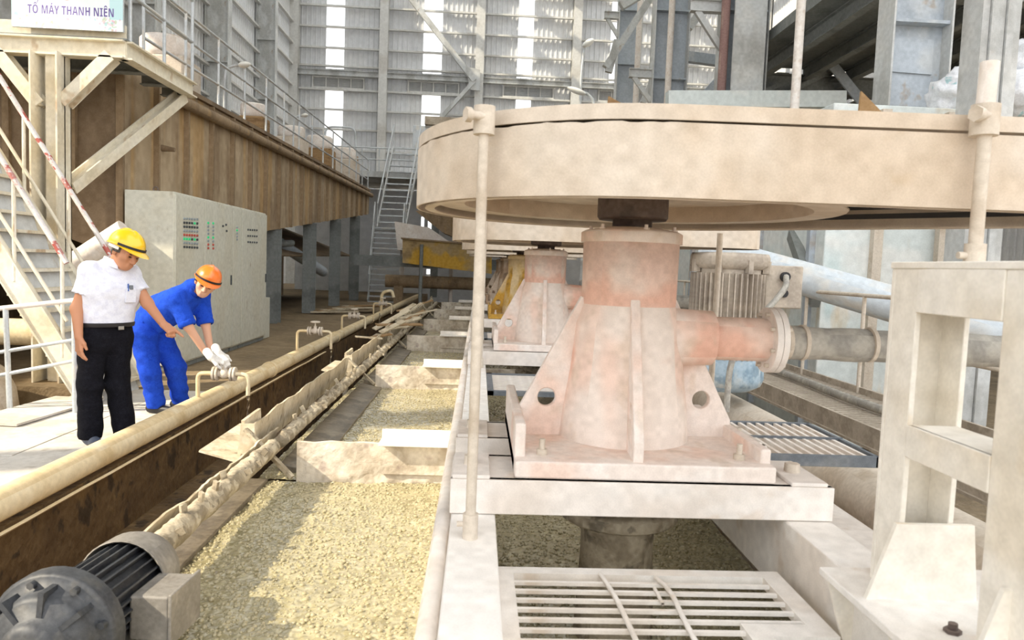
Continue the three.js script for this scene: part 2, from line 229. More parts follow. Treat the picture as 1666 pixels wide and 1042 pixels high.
function corrugated(x0, x1, y0, y1, z, pitch = 0.3, depth = 0.05) {
  const n = Math.max(1, Math.round((x1 - x0) / pitch)), p = (x1 - x0) / n, s = new THREE.Shape(); const top = [];
  for (let i = 0; i < n; i++) { const x = x0 + i * p; top.push([x, 0], [x + p * 0.68, 0], [x + p * 0.76, depth], [x + p * 0.92, depth]); }
  top.push([x1, 0]);
  const shape = new THREE.Shape([...top.map(([x, d]) => new THREE.Vector2(x, -d)), new THREE.Vector2(x1, 0.02), new THREE.Vector2(x0, 0.02)]);
  return new THREE.ExtrudeGeometry(shape, { depth: y1 - y0, bevelEnabled: false }).rotateX(-Math.PI / 2).translate(0, y0, z);
}
const WZ = -45;
{
  const w = thing('wall_far', 'pale corrugated end wall with white translucent strips', 'wall', V(0, -0.7, WZ), undefined, 'structure');
  const strips = [[-9.45, -8.4], [-3.75, -2.65], [1.85, 2.75], [7.4, 8.4]]; let x = -11.4;
  for (const [a, b] of [...strips, [20, 20]]) { part('cladding_panel', corrugated(x, a, -0.7, 21, WZ), M.clad, w); x = b; }
  for (const [a, b] of strips) for (const [y0, y1] of [[-0.7, 5.4], [5.4, 11.5], [12.75, 16.9], [16.9, 21]]) part('translucent_sheet', box(a + 0.01, b - 0.01, y0, y1 - 0.02, WZ - 0.02, WZ + 0.01), M.stripSheet, w);
  for (const [a, b] of strips) part('cladding_panel', corrugated(a, b, 11.5, 12.75, WZ), M.clad, w);
  const colX = [-11.2, -6.02, -0.39, 5.32, 11, 16.6];
  for (const cx of colX) part('column', ibeam(V(cx, -0.7, WZ + 0.38), V(cx, 21, WZ + 0.38), 0.5, 0.5, 0.03, FWD), M.girt, w);
  for (let i = 0; i + 1 < colX.length; i++) {
    for (const gy of [0.8, 2, 3.2, 4.4, 5.6, 6.8, 8, 9.2, 10.35, 11.5, 12.85, 13.9, 15.1, 16.3, 17.5, 18.7]) part('girt', bar(V(colX[i] + 0.25, gy, WZ + 0.22), V(colX[i + 1] - 0.25, gy, WZ + 0.22), 0.2, 0.1), M.girt, w);
    part('wind_beam', ibeam(V(colX[i] + 0.2, 12.4, WZ + 0.45), V(colX[i + 1] - 0.2, 12.4, WZ + 0.45), 0.32, 0.3, 0.03), M.steel, w);
    const lx0 = i === 0 ? -10.1 : colX[i] + 1.5, lx1 = lx0 + 2.9;
    if (i < 4) {
      const lv = part('louver_frame', [box(lx0, lx1, 12.16, 12.24, WZ + 0.05, WZ + 0.3), box(lx0, lx1, 11.55, 11.62, WZ + 0.05, WZ + 0.3), box(lx0 - 0.08, lx0, 11.55, 12.24, WZ + 0.05, WZ + 0.3), box(lx1, lx1 + 0.08, 11.55, 12.24, WZ + 0.05, WZ + 0.3), ...[1, 2, 3].map((k) => box(lx0 + (lx1 - lx0) * k / 4 - 0.03, lx0 + (lx1 - lx0) * k / 4 + 0.03, 11.6, 12.2, WZ + 0.1, WZ + 0.28))], M.girt, w);
      for (let k = 0; k < 7; k++) part('louver_slat', bar(V(lx0, 11.67 + k * 0.078, WZ + 0.16), V(lx1, 11.67 + k * 0.078, WZ + 0.16), 0.09, 0.012, V(0, 1, 0.9)), M.clad, lv);
    }
  }
  const Zb = WZ + 0.75, G = onZ(772, 132, Zb);
  part('diagonal_brace', bar(onZ(664, -8, Zb), G, 0.3, 0.34, FWD), M.steel, w);
  part('diagonal_brace', bar(G, onZ(690, 222, Zb), 0.22, 0.28, FWD), M.steel, w);
  part('gusset_plate', plate([onZ(758, 108, Zb), onZ(781, 114, Zb), onZ(781, 148, Zb), onZ(764, 146, Zb)], FWD, 0.06), M.steel, w);
}
{
  const w = thing('wall_left', 'pale corrugated long wall behind the tank handrail', 'wall', V(-11.4, -0.3, -33), undefined, 'structure');
  const turn = (g) => g.rotateY(Math.PI / 2).translate(-11.5, 0, 0);
  for (const [a, b] of [[14, 22], [22, 29], [29, 36], [36, 45]]) part('cladding_panel', turn(corrugated(a, b, -0.3, 21, 0)), M.clad, w);
  for (const cz of [-18, -24.5, -31.2, -38]) {
    part('column', ibeam(V(-10.9, -0.3, cz), V(-10.9, 21, cz), 0.95, 0.42, 0.035, V(1, 0, 0)), M.steel, w);
    for (const sy of [6.5, 9.3, 12.2, 15]) part('stiffener', box(-11.32, -10.47, sy, sy + 0.04, cz - 0.2, cz + 0.2), M.steel, w);
    part('crane_bracket', [box(-10.45, -9.9, 14.9, 15.4, cz - 0.15, cz + 0.15), plate([V(-10.45, 14.9, cz), V(-9.9, 14.9, cz), V(-10.45, 14.2, cz)], FWD, 0.04)], M.steel, w);
  }
  for (const gy of [5.6, 6.8, 8, 9.2, 10.4, 11.6, 12.8, 14, 15.2, 16.4, 17.6]) part('girt', bar(V(-11.3, gy, -14), V(-11.3, gy, -45), 0.18, 0.1), M.girt, w);
}

{ // hall roof: metal sheets alternating with translucent skylight sheets, open eaves at the side the sun comes in
  const c = thing('ceiling', 'hall roof of metal and translucent sheets', 'roof', V(2, 20, -20), undefined, 'structure');
  for (let i = 0; i < 10; i++) {
    const x = -12 + i * 3;
    part('roof_sheet', box(x, x + 2.3, 21, 21.06, -14, -3.5), M.clad, c); part('skylight_sheet', box(x + 2.3, x + 3, 21, 21.03, -14, -3.5), M.glow, c);
    part('roof_sheet', box(x, x + 0.9, 21, 21.06, -46, -14), M.clad, c); part('skylight_sheet', box(x + 0.9, x + 3, 21, 21.03, -28, -14), M.glow, c); part('skylight_sheet', box(x + 0.9, x + 3, 21, 21.03, -46, -28), M.clearSheet, c);
  }
  for (const z of [-45, -38, -31, -24.5, -18, -11, -4]) part('rafter', ibeam(V(-12, 20.6, z), V(18, 20.6, z), 0.7, 0.3, 0.04), M.steel, c);
}

{ // side wall with an open band between lower and upper cladding: sun comes in through it
  const w = thing('wall_side', 'corrugated side wall with a long open band half way up', 'wall', V(-11.2, 9.5, -2), undefined, 'structure');
  for (const [a, b] of [[-4, 2], [2, 8], [8, 14]]) part('cladding_panel', corrugated(a, b, 9.5, 21, 0).rotateY(Math.PI / 2).translate(-11.1, 0, 0), M.clad, w);
  for (const [a, b] of [[-4, 2], [2, 8], [8, 14]]) part('cladding_panel', corrugated(a, b, -0.7, 4.8, 0).rotateY(Math.PI / 2).translate(-11.1, 0, 0), M.clad, w);
  part('eave_beam', ibeam(V(-11, 9.6, 4), V(-11, 9.6, -14), 0.3, 0.2, 0.03), M.steel, w);
  for (const z of [4, -2, -8]) part('column', ibeam(V(-11.4, -0.7, z), V(-11.4, 21, z), 0.6, 0.4, 0.03, V(1, 0, 0)), M.steel, w);
}

{ // upper gallery floor over the walkway
  const c = thing('ceiling_gallery', 'concrete gallery floor high above the walkway', 'ceiling', V(-6.8, 9.6, -5), undefined, 'structure');
  part('slab', box(-11, -2.6, 9.6, 9.85, -13.5, 4), M.concrete, c);
  for (const z of [-13.3, -8, -3, 2]) part('girder', ibeam(V(-11, 9.35, z), V(-2.6, 9.35, z), 0.45, 0.25, 0.03), M.steel, c);
}

// ================================================================ FLOTATION CELLS
const NCELL = 6;
const noise = new ImprovedNoise();
// froth: a lumpy bed of bubbles in every cell
function frothSurface(x0, x1, z0, z1, step) {
  const nx = Math.ceil((x1 - x0) / step), nz = Math.ceil((z1 - z0) / step), g = new THREE.PlaneGeometry(x1 - x0, z1 - z0, nx, nz).rotateX(-Math.PI / 2).translate((x0 + x1) / 2, 0, (z0 + z1) / 2), p = g.attributes.position;
  for (let i = 0; i < p.count; i++) {
    const x = p.getX(i), z = p.getZ(i);
    const a = noise.noise(x * 34, 1.3, z * 34), b = noise.noise(x * 78, 7.7, z * 78), c = noise.noise(x * 4, 3.1, z * 4);
    p.setY(i, FROTH + 0.014 * c + 0.006 * (1 - Math.abs(a) * 2) + 0.005 * (1 - Math.abs(b) * 2));
  }
  g.computeVertexNormals(); return g;
}
const cellZ0 = (k) => -1.06 - PITCH * k, cellZ1 = (k) => -4.46 - PITCH * k;   // front and rear partition of a cell
const frothWords = ['olive froth beside the motor-driven paddle shaft', 'olive froth behind the first flange-capped partition', 'shaded froth behind the second partition', 'froth behind the third partition', 'froth behind the fourth partition', 'froth behind the fifth partition'];
for (let k = 0; k < NCELL; k++) {
  const g = frothSurface(-1.3, 1.31, cellZ1(k) + 0.032, k ? cellZ0(k) : -0.5, k === 0 ? 0.0095 : k === 1 ? 0.015 : 0.035);
  const bed = solid('froth', g, M.froth, frothWords[k], 'froth', 'froth beds in the flotation cells', 'stuff');
  if (k < 3) {   // loose bubbles riding on the bed
    const count = [26000, 14000, 7000][k], im = new THREE.InstancedMesh(new THREE.IcosahedronGeometry(1, 1), M.bubble, count), m = new THREE.Matrix4(), z0 = k ? cellZ0(k) : -0.6, z1 = cellZ1(k) + 0.04;
    for (let i = 0; i < count; i++) { const x = rnd(-1.28, 1.29), z = z0 + (z1 - z0) * rnd(), r = 0.0035 + 0.0085 * rnd() ** 2.5, y = FROTH + 0.014 * noise.noise(x * 4, 3.1, z * 4) + 0.006 * (1 - Math.abs(noise.noise(x * 34, 1.3, z * 34)) * 2) + 0.005 * (1 - Math.abs(noise.noise(x * 78, 7.7, z * 78)) * 2); m.makeScale(r, r * 0.8, r).setPosition(x - bed.position.x, y - bed.position.y, z - bed.position.z); im.setMatrixAt(i, m); }
    im.name = 'bubbles'; im.userData.kind = 'stuff'; bed.add(im);
  }
}
// right cell wall and its top beam, long deck beam and edge pipe
setting('trim_1', [box(-0.06, 0.075, 0.5, LONG, -24, 0.2, 0.006), box(-0.05, -0.02, -0.3, 0.5, -24, 0.2)], M.dustWhite, 'long pale deck beam beside the froth');
setting('trim_2', [box(0.98, 1.13, 0.5, LONG, -24, -0.3, 0.006)], M.dustWhite, 'long pale beam carrying the motor stand');
setting('wall_cell', [plate([V(0.985, 0.52, 0), V(1.37, 0.12, 0), V(1.37, -0.3, 0), V(1.42, -0.3, 0), V(1.42, 0.13, 0), V(1.05, 0.52, 0)].map((p) => p.setZ(-12)), FWD, 24)], M.dustWhite, 'sloping pale cell wall under the deck beam');
solid('edge_pipe', cyl(V(-0.085, 0.7, 0.2), V(-0.085, 0.7, -24), 0.026, 0.026, 16), M.dust, 'thin dusty pipe running along the deck beam edge', 'pipe');

// partitions with their angle-iron caps
for (let k = 0; k < NCELL; k++) {
  const z = cellZ1(k), n = ['first', 'second', 'third', 'fourth', 'fifth', 'sixth'][k];
  const t = thing('partition_plate', `mud-caked cell partition, ${n} one beyond the pedestal with the hose`, 'partition', V(-0.5, 0, z), 'cell partitions');
  const s = new THREE.Shape(), edge = []; for (let i = 0; i <= 24; i++) edge.push(new THREE.Vector2(-1.06 + i * 0.1, 0.40 + (i ? (noise.noise(i * 0.9, k * 3.3, 0.5)) * 0.012 : 0)));
  const shape = new THREE.Shape([new THREE.Vector2(1.36, 0.0), new THREE.Vector2(-1.06, 0.0), ...edge]);
  part('plate', new THREE.ExtrudeGeometry(shape, { depth: 0.03, bevelEnabled: false }).translate(0, 0, z), M.partition, t);
  // crust of dried froth along the foot
  const cr = new THREE.PlaneGeometry(2.3, 0.16, 90, 8).translate(0.15, 0.2, z + 0.035), p = cr.attributes.position;
  for (let i = 0; i < p.count; i++) { const x = p.getX(i), y = p.getY(i); p.setZ(i, z + 0.03 + Math.max(-0.01, 0.03 * (noise.noise(x * 14, y * 14, k * 2.1) + 0.15) * (1 - (y - 0.12) / 0.18))); }
  cr.computeVertexNormals(); part('crust', cr, M.partition, t);
  part('cap_angle', [box(-0.56, -0.07, 0.405, 0.425, z - 0.05, z + 0.12, 0.004), box(-0.56, -0.07, 0.425, 0.475, z - 0.05, z - 0.03, 0.004)], M.dustWhite, t, 'white angle iron on the partition');
  part('baffle', box(-0.55, -0.07, 0.22, 0.404, z + 0.035, z + 0.055), M.partition, t);
}

// ---------------------------------------------------------------- bearing pedestal
function pedestal(z, bodyMat, label, barrelMat = bodyMat, plateMat = bodyMat) {
  const t = thing('bearing_pedestal', label, 'pedestal', V(AX, DECK, z), 'bearing pedestals on the deck');
  const S = 0.41, zf = z + S;
  part('base_plate', [box(AX - S, AX + S, DECK, DECK + 0.055, z - S, zf, 0.008), box(AX - S, AX - S + 0.035, DECK, DECK + 0.16, z - S, zf - 0.06, 0.008), box(AX + S - 0.035, AX + S, DECK, DECK + 0.1, z - S, zf - 0.05, 0.008)], plateMat, t);
  part('body', lathe([[0.235, DECK + 0.05], [0.225, DECK + 0.16], [0.205, DECK + 0.3], [0.19, DECK + 0.46], [0.166, DECK + 0.53]], V(AX, 0, z), 48), bodyMat, t);
  part('barrel', lathe([[0.166, DECK + 0.525], [0.168, DECK + 0.545], [0.17, DECK + 0.75], [0, DECK + 0.75]], V(AX, 0, z), 48), barrelMat, t);
  // four gusset ribs, each with a round hole
  const rib = () => {
    const s = new THREE.Shape([[0.1, 0.05], [S - 0.012, 0.05], [S - 0.012, 0.115], [0.172, 0.55], [0.1, 0.55]].map(([a, b]) => new THREE.Vector2(a, b))), h = new THREE.Path(); h.absarc(0.285, 0.19, 0.036, 0, 2 * Math.PI, true); s.holes.push(h);
    return new THREE.ExtrudeGeometry(s, { depth: 0.026, bevelEnabled: true, bevelSize: 0.003, bevelThickness: 0.003, bevelSegments: 1, curveSegments: 14 }).translate(0, DECK, -0.013);
  };
  for (let i = 0; i < 4; i++) {
    const g = rib(); if (i === 1) g.scale(0.97, 1, 1);
    part('rib', g.rotateY(i * Math.PI / 2 + Math.PI * 0.5 * 2 + 0.06 * (i % 2 ? -1 : 1)).translate(AX, 0, z), plateMat, t);
  }
  part('cap', [lathe([[0, DECK + 0.805], [0.1, DECK + 0.803], [0.165, DECK + 0.79], [0.179, DECK + 0.782], [0.179, DECK + 0.748], [0.168, DECK + 0.748]], V(AX, 0, z), 48), ...[0.4, 1.45, 2.5, 3.55, 4.6, 5.65].map((a) => hexBolt(V(AX + 0.15 * Math.cos(a), DECK + 0.79, z + 0.15 * Math.sin(a)), 0.008, 0.012))], bodyMat, t, 'bolted bearing cap');
  part('shaft_hub', lathe([[0, DECK + 0.96], [0.12, DECK + 0.96], [0.125, DECK + 0.93], [0.125, DECK + 0.84], [0.118, DECK + 0.83], [0.07, DECK + 0.83], [0.07, DECK + 0.79]], V(AX, 0, z), 36), M.hub, t, 'dark hub above the bearing cap');
  for (const [sx, sz] of [[-1, 1], [1, 1], [-1, -1], [1, -1]]) part('anchor_bolt', hexBolt(V(AX + sx * 0.32, DECK + 0.055, z + sz * 0.32), 0.0125, 0.034), M.dustTrim, t);
  // side outlet towards the air hose
  const y = 1.27, b = V(AX + 0.1, y, z + 0.02), dir = V(1, 0, 0), at = (d) => b.clone().addScaledVector(dir, d);
  const st = part('side_outlet', [cyl(at(0), at(0.2), 0.105, 0.098, 28), cyl(at(0.19), at(0.43), 0.078, 0.078, 28), cyl(at(0.185), at(0.205), 0.09, 0.09, 28)], bodyMat, t);
  part('flange', [cyl(at(0.4), at(0.422), 0.118, 0.118, 32), cyl(at(0.424), at(0.445), 0.118, 0.118, 32)], M.dust, st, 'bolted outlet flange');
  for (let i = 0; i < 8; i++) { const a = i * Math.PI / 4 + 0.3, o = V(0, Math.cos(a) * 0.098, Math.sin(a) * 0.098); part('flange_bolt', cyl(at(0.385).add(o), at(0.46).add(o), 0.008, 0.008, 6), M.dustTrim, st); }
  // underside: flange and shaft tube down into the froth
  part('lower_flange', [lathe([[0, 0.7], [0.15, 0.7], [0.155, 0.66], [0.2, 0.655], [0.215, 0.645], [0.215, 0.61], [0.2, 0.6], [0.16, 0.595], [0, 0.59]], V(AX, 0, z), 40), ...[0, 1, 2, 3, 4, 5, 6, 7].map((i) => hexBolt(V(AX + 0.185 * Math.cos(i * 0.785 + 0.2), 0.65, z + 0.185 * Math.sin(i * 0.785 + 0.2)), 0.009, 0.014))], M.mud, t, 'mud-caked flange under the deck');
  const tb = lathe([[0.135, 0.6], [0.132, 0.5], [0.14, 0.3], [0.145, 0.1]], V(AX, 0, z), 40), p = tb.attributes.position;
  for (let i = 0; i < p.count; i++) { const n = 1 + 0.05 * noise.noise(p.getX(i) * 24, p.getY(i) * 24, p.getZ(i) * 24); p.setX(i, AX + (p.getX(i) - AX) * n); p.setZ(i, z + (p.getZ(i) - z) * n); }
  tb.computeVertexNormals(); part('shaft_tube', tb, M.mud, t);
  return t;
}
const zP = (k) => AZ - PITCH * k;
pedestal(zP(0), M.pink, 'salmon-painted bearing pedestal with hose outlet bolted on the deck beam under the drive guard', M.salmon, M.pinkPale);
pedestal(zP(1), M.pink, 'salmon bearing pedestal, second of the row, beside the finned vertical motor', M.salmon, M.pinkPale);
pedestal(zP(2), M.yellowPed, 'yellow-stained bearing pedestal, third of the row');
pedestal(zP(3), M.brownPed, 'dusty brown bearing pedestal, fourth of the row');
pedestal(zP(4), M.brownPed, 'dusty brown bearing pedestal, fifth of the row');

// ---------------------------------------------------------------- cross beams under the pedestals
const ORD = ['first', 'second', 'third', 'fourth', 'fifth', 'sixth'];
for (let k = 0; k < 5; k++) for (const side of [0, 1]) {
  const z = zP(k) + (side ? -0.27 : 0.27), t = thing('cross_beam', `pale steel channel under the ${side ? 'rear' : 'front'} edge of the ${ORD[k]} pedestal`, 'beam', V(0.5, LONG, z), 'cross beams on the deck');
  part('channel', [box(-0.065, 1.13, LONG + 0.002, DECK - 0.001, z + 0.125, z + 0.155, 0.003), box(-0.065, 1.13, DECK - 0.022, DECK - 0.001, z - 0.15, z + 0.15, 0.003), box(-0.065, 1.13, LONG + 0.002, DECK - 0.001, z - 0.155, z - 0.125, 0.003)], M.dust, t);
  for (const x of [-0.005, 1.05]) {
    part('washer_plate', box(x - 0.055, x + 0.06, DECK - 0.001, DECK + 0.012, z - 0.12, z + 0.15, 0.003), M.dust, t);
    part('bolt', new THREE.CylinderGeometry(0.024, 0.026, 0.028, 6).translate(x, DECK + 0.026, z + 0.02), M.dustTrim, t);
  }
}

// ---------------------------------------------------------------- belt guard: a tapered hoop round the big and the small pulley
function hoopPath(c0, r0, c1, r1, n = 40) {
  const d = V(c1[0] - c0[0], 0, c1[1] - c0[1]), L = d.length(), a = Math.atan2(d.z, d.x), b = Math.acos((r0 - r1) / L), pts = [];
  for (let i = 0; i <= n; i++) { const t = a + b + (2 * Math.PI - 2 * b) * i / n; pts.push([c0[0] + r0 * Math.cos(t), c0[1] + r0 * Math.sin(t)]); }
  for (let i = 0; i <= 14; i++) { const t = a - b + 2 * b * i / 14; pts.push([c1[0] + r1 * Math.cos(t), c1[1] + r1 * Math.sin(t)]); }
  return pts;
}
function band(path, y0, y1, th, wob = 0, torn = 0) {   // closed strip of sheet with thickness th outwards
  const n = path.length, pos = [], idx = [], out = path.map((p, i) => { const q = path[(i + 1) % n], o = path[(i + n - 1) % n], dx = q[0] - o[0], dz = q[1] - o[1], l = Math.hypot(dx, dz) || 1; return [p[0] + dz / l * th, p[1] - dx / l * th]; });
  path.forEach((p, i) => { const w = wob ? wob * noise.noise(p[0] * 3.1, 2, p[1] * 3.1) : 0, t = w + torn * (noise.noise(p[0] * 17, 5, p[1] * 17) + 0.6 * noise.noise(p[0] * 41, 5, p[1] * 41) - 0.4); pos.push(p[0], y0 + w, p[1], p[0], y1 + t, p[1], out[i][0], y0 + w, out[i][1], out[i][0], y1 + t, out[i][1]); });
  for (let i = 0; i < n; i++) { const a = i * 4, b = ((i + 1) % n) * 4; const q = (u, v, w, x) => idx.push(u, v, w, v, x, w); q(a, b, a + 1, b + 1); q(b + 2, a + 2, b + 3, a + 3); q(b, a, b + 2, a + 2); q(a + 1, b + 1, a + 3, b + 3); }
  const g = new THREE.BufferGeometry(); g.setAttribute('position', new THREE.Float32BufferAttribute(pos, 3)); g.setIndex(idx); return toCreasedNormals(g, 0.6);
}
const MX = 1.85, MZ = 0.63;      // motor pulley relative to the cell axis
const guardWords = ['wide dusty belt guard over the pedestal with the hose outlet', 'pale belt guard over the second pedestal', 'pale belt guard over the third pedestal', 'pale belt guard over the fourth pedestal', 'pale belt guard over the fifth pedestal'];
for (let k = 0; k < 5; k++) {
  const z = zP(k), t = thing('belt_guard', guardWords[k], 'guard', V(AX, 1.69, z), 'belt guards over the pedestals'), c0 = [AX, z], c1 = [MX, z + MZ - 0.02], n = k ? 40 : 150;
  const path = hoopPath(c0, 0.765, c1, 0.21, n).reverse();
  part('hoop', band(path, 1.69, 1.88, 0.006, 0, k ? 0 : 0.0045), M.dustGuard, t);
  part('top_lip', band(hoopPath(c0, 0.762, c1, 0.207, n).reverse(), 1.886, 1.925, 0.01, k ? 0 : 0.004), M.dustGuard, t, 'folded top edge with an open seam');
  part('bottom_flange', band(hoopPath(c0, 0.735, c1, 0.18, n).reverse(), 1.69, 1.694, 0.032), M.dustGuard, t);
  const sh = (c, r) => { const s = new THREE.Shape(hoopPath(c0, 0.76 - r, c1, 0.205 - r, n).map(([x, zz]) => new THREE.Vector2(x, -zz))); return s; };
  const lid = sh(c0, 0); part('lid', new THREE.ExtrudeGeometry(lid, { depth: 0.004, bevelEnabled: false }).rotateX(-Math.PI / 2).translate(0, 1.9, 0), M.dustGuard, t);
  if (k < 1) for (const [px, top] of [[986, 1.955], [1396, 2.0]]) { const p = onZ(px, 170, -1.96); part('lug', plate([V(p.x, 1.9, p.z), V(p.x + 0.12, 1.9, p.z), V(p.x + 0.005, top, p.z)], FWD, 0.008), M.wood, t, 'small triangular lug on the lid'); }
  // pulley and belts inside
  const pl = thing('belt_pulley', `grooved pulley inside the belt guard of the ${ORD[k]} pedestal`, 'pulley', V(AX, 1.71, z), 'belt pulleys');
  const prof = [[0.6, 1.715], [0.7, 1.715]]; for (let i = 0; i < 4; i++) { const y = 1.72 + i * 0.034; prof.push([0.705, y], [0.69, y + 0.012], [0.69, y + 0.02], [0.705, y + 0.032]); } prof.push([0.7, 1.862], [0.6, 1.862], [0.6, 1.715]);
  part('rim', lathe(prof, V(AX, 0, z), k ? 40 : 72), M.dustGuard, pl);
  part('web', lathe([[0.115, 1.79], [0.602, 1.78], [0.602, 1.805], [0.115, 1.815]], V(AX, 0, z), 48), M.dustGuard, pl);
  for (let i = 0; i < 4; i++) { const b = solid('drive_belt', band(hoopPath(c0, 0.694, c1, 0.13, k ? 36 : 60).reverse(), 1.724 + i * 0.034, 1.742 + i * 0.034, 0.014), M.rubber, `black drive belt, ${ORD[i]} up in the guard of the ${ORD[k]} pedestal`, 'belt', 'drive belts'); }
}
// ---------------------------------------------------------------- tie rods that hold the guards
function tieRod(x, z, y0, y1, r, label) {
  const t = thing('tie_rod', label, 'rod', V(x, y0, z), 'tie rods holding the belt guards');
  part('rod', cyl(V(x, y0 + 0.02, z), V(x, y1, z), r, r, 12), M.dustTrim, t);
  part('foot_socket', [cyl(V(x, y0, z), V(x, y0 + 0.07, z), r * 1.5, r * 1.5, 14), cyl(V(x - r * 2.6, y0 + 0.04, z), V(x, y0 + 0.04, z), r * 0.55, r * 0.55, 8)], M.dustTrim, t);
  const ty = y1 - 0.03;
  part('clamp', [cyl(V(x, ty - 0.045, z - 0.004), V(x, ty + 0.03, z - 0.004), r * 2, r * 2, 16), cyl(V(x - 0.045, ty, z + 0.03), V(x + 0.01, ty, z + 0.01), 0.012, 0.012, 8), cyl(V(x - 0.05, ty, z + 0.033), V(x - 0.035, ty, z + 0.026), 0.02, 0.02, 6)], M.dustTrim, t);
}
for (let k = 0; k < 5; k++) tieRod(0.0, zP(k) + 0.62, LONG, 1.925, k ? 0.016 : 0.0145, k ? `dusty tie rod beside the guard of the ${ORD[k]} pedestal` : 'thin dusty tie rod clamped to the widest belt guard, standing on the deck beam');
for (let k = 1; k < 3; k++) tieRod(0.035, zP(k) + 0.585, LONG, 1.92, 0.014, `second dusty tie rod close to the guard of the ${ORD[k]} pedestal`);
tieRod(1.23, zP(0) + 0.84, 1.53, 1.94, 0.0165, 'dusty tie rod standing on top of the motor stand');
solid('tie_rod', cyl(onZ(1172, 380, -3.42), onZ(1154, 668, -3.42).setY(LONG), 0.014, 0.014, 10), M.dustTrim, 'bare tie rod hanging behind the hose outlet beside the finned motor', 'rod', 'tie rods holding the belt guards');

// ---------------------------------------------------------------- gratings
{
  const y = 0.61, t = thing('deck_grating', 'pale bar grating lying over the froth before the pedestal', 'grating', V(0.5, y, -1.8));
  const x0 = 0.08, x1 = 0.93, z0 = -2.13, z1 = -1.2;
  part('frame', [box(x0, x1, y - 0.03, y, z0, z0 + 0.045), box(x0, x0 + 0.05, y - 0.03, y, z0 + 0.045, z1 - 0.05), box(x1 - 0.06, x1, y - 0.03, y, z0 + 0.045, -1.8), box(0.7, x1, y - 0.03, y, -1.8, -1.735), box(0.7, 0.76, y - 0.03, y, -1.735, z1 - 0.05), box(x0, 0.76, y - 0.03, y, z1 - 0.05, z1)], M.dustWhite, t);
  for (let i = 0; i < 15; i++) { const z = z0 + 0.09 + i * 0.055; part('bar', box(x0 + 0.05, z < -1.81 ? x1 - 0.06 : 0.7, y - 0.014, y - 0.004, z - 0.006, z + 0.006), M.dustWhite, t); }
  part('cross_rod', tube([V(0.385, y, z0 + 0.04), V(0.4, y + 0.002, -1.95), V(0.408, y + 0.003, -1.7), V(0.41, y, z1)], 0.007, 6, 4), M.dustWhite, t);
  part('cross_rod', tube([V(0.545, y, z0 + 0.06), V(0.56, y + 0.006, -1.98), V(0.555, y + 0.004, -1.8), V(0.545, y, z1)], 0.007, 6, 4), M.dustWhite, t);
  part('cross_rod', tube([V(0.525, y, -2.0), V(0.524, y, -1.9)], 0.005, 6, 2), M.dustWhite, t);
}
{
  const y = 0.72, t = thing('side_grating', 'blue-grey bar grating tray beside the pedestal outlet', 'grating', V(1.5, y, -3.4));
  const x0 = 1.24, x1 = 1.76, z0 = -3.76, z1 = -3.06;
  part('frame', [box(x0, x1, y - 0.03, y + 0.02, z1 - 0.02, z1, 0.003), box(x0, x1, y - 0.03, y + 0.02, z0, z0 + 0.02, 0.003), box(x0, x0 + 0.02, y - 0.03, y + 0.02, z0, z1, 0.003), box(x1 - 0.02, x1, y - 0.03, y + 0.02, z0, z1, 0.003)], M.gratingDark, t);
  for (let i = 1; i < 11; i++) { const x = x0 + (x1 - x0) * i / 11; part('bar', bar(V(x, y, z0 + 0.01), V(x, y, z1 - 0.01), 0.016, 0.03), M.dust, t); }
  part('cross_rod', bar(V(x0, y + 0.018, -3.4), V(x1, y + 0.018, -3.4), 0.012, 0.012), M.gratingDark, t);
  for (const z of [-3.6, -3.2]) part('support_arm', box(1.1, x0, y - 0.03, y + 0.02, z - 0.02, z + 0.02), M.gratingDark, t);
}
for (let k = 1; k < 4; k++) {
  const y = 0.7, zc = zP(k) + 0.95, t = thing('deck_grating', `bar grating lying before the ${ORD[k]} pedestal`, 'grating', V(0.5, y, zc), 'bar gratings before the rear pedestals');
  part('frame', [box(0.08, 0.97, y - 0.03, y, zc - 0.4, zc - 0.36), box(0.08, 0.97, y - 0.03, y, zc + 0.36, zc + 0.4), box(0.08, 0.12, y - 0.03, y, zc - 0.4, zc + 0.4), box(0.93, 0.97, y - 0.03, y, zc - 0.4, zc + 0.4)], M.gratingDark, t);
  for (let i = 0; i < 12; i++) part('bar', box(0.12, 0.93, y - 0.025, y - 0.005, zc - 0.33 + i * 0.06, zc - 0.315 + i * 0.06), M.dust, t);
}

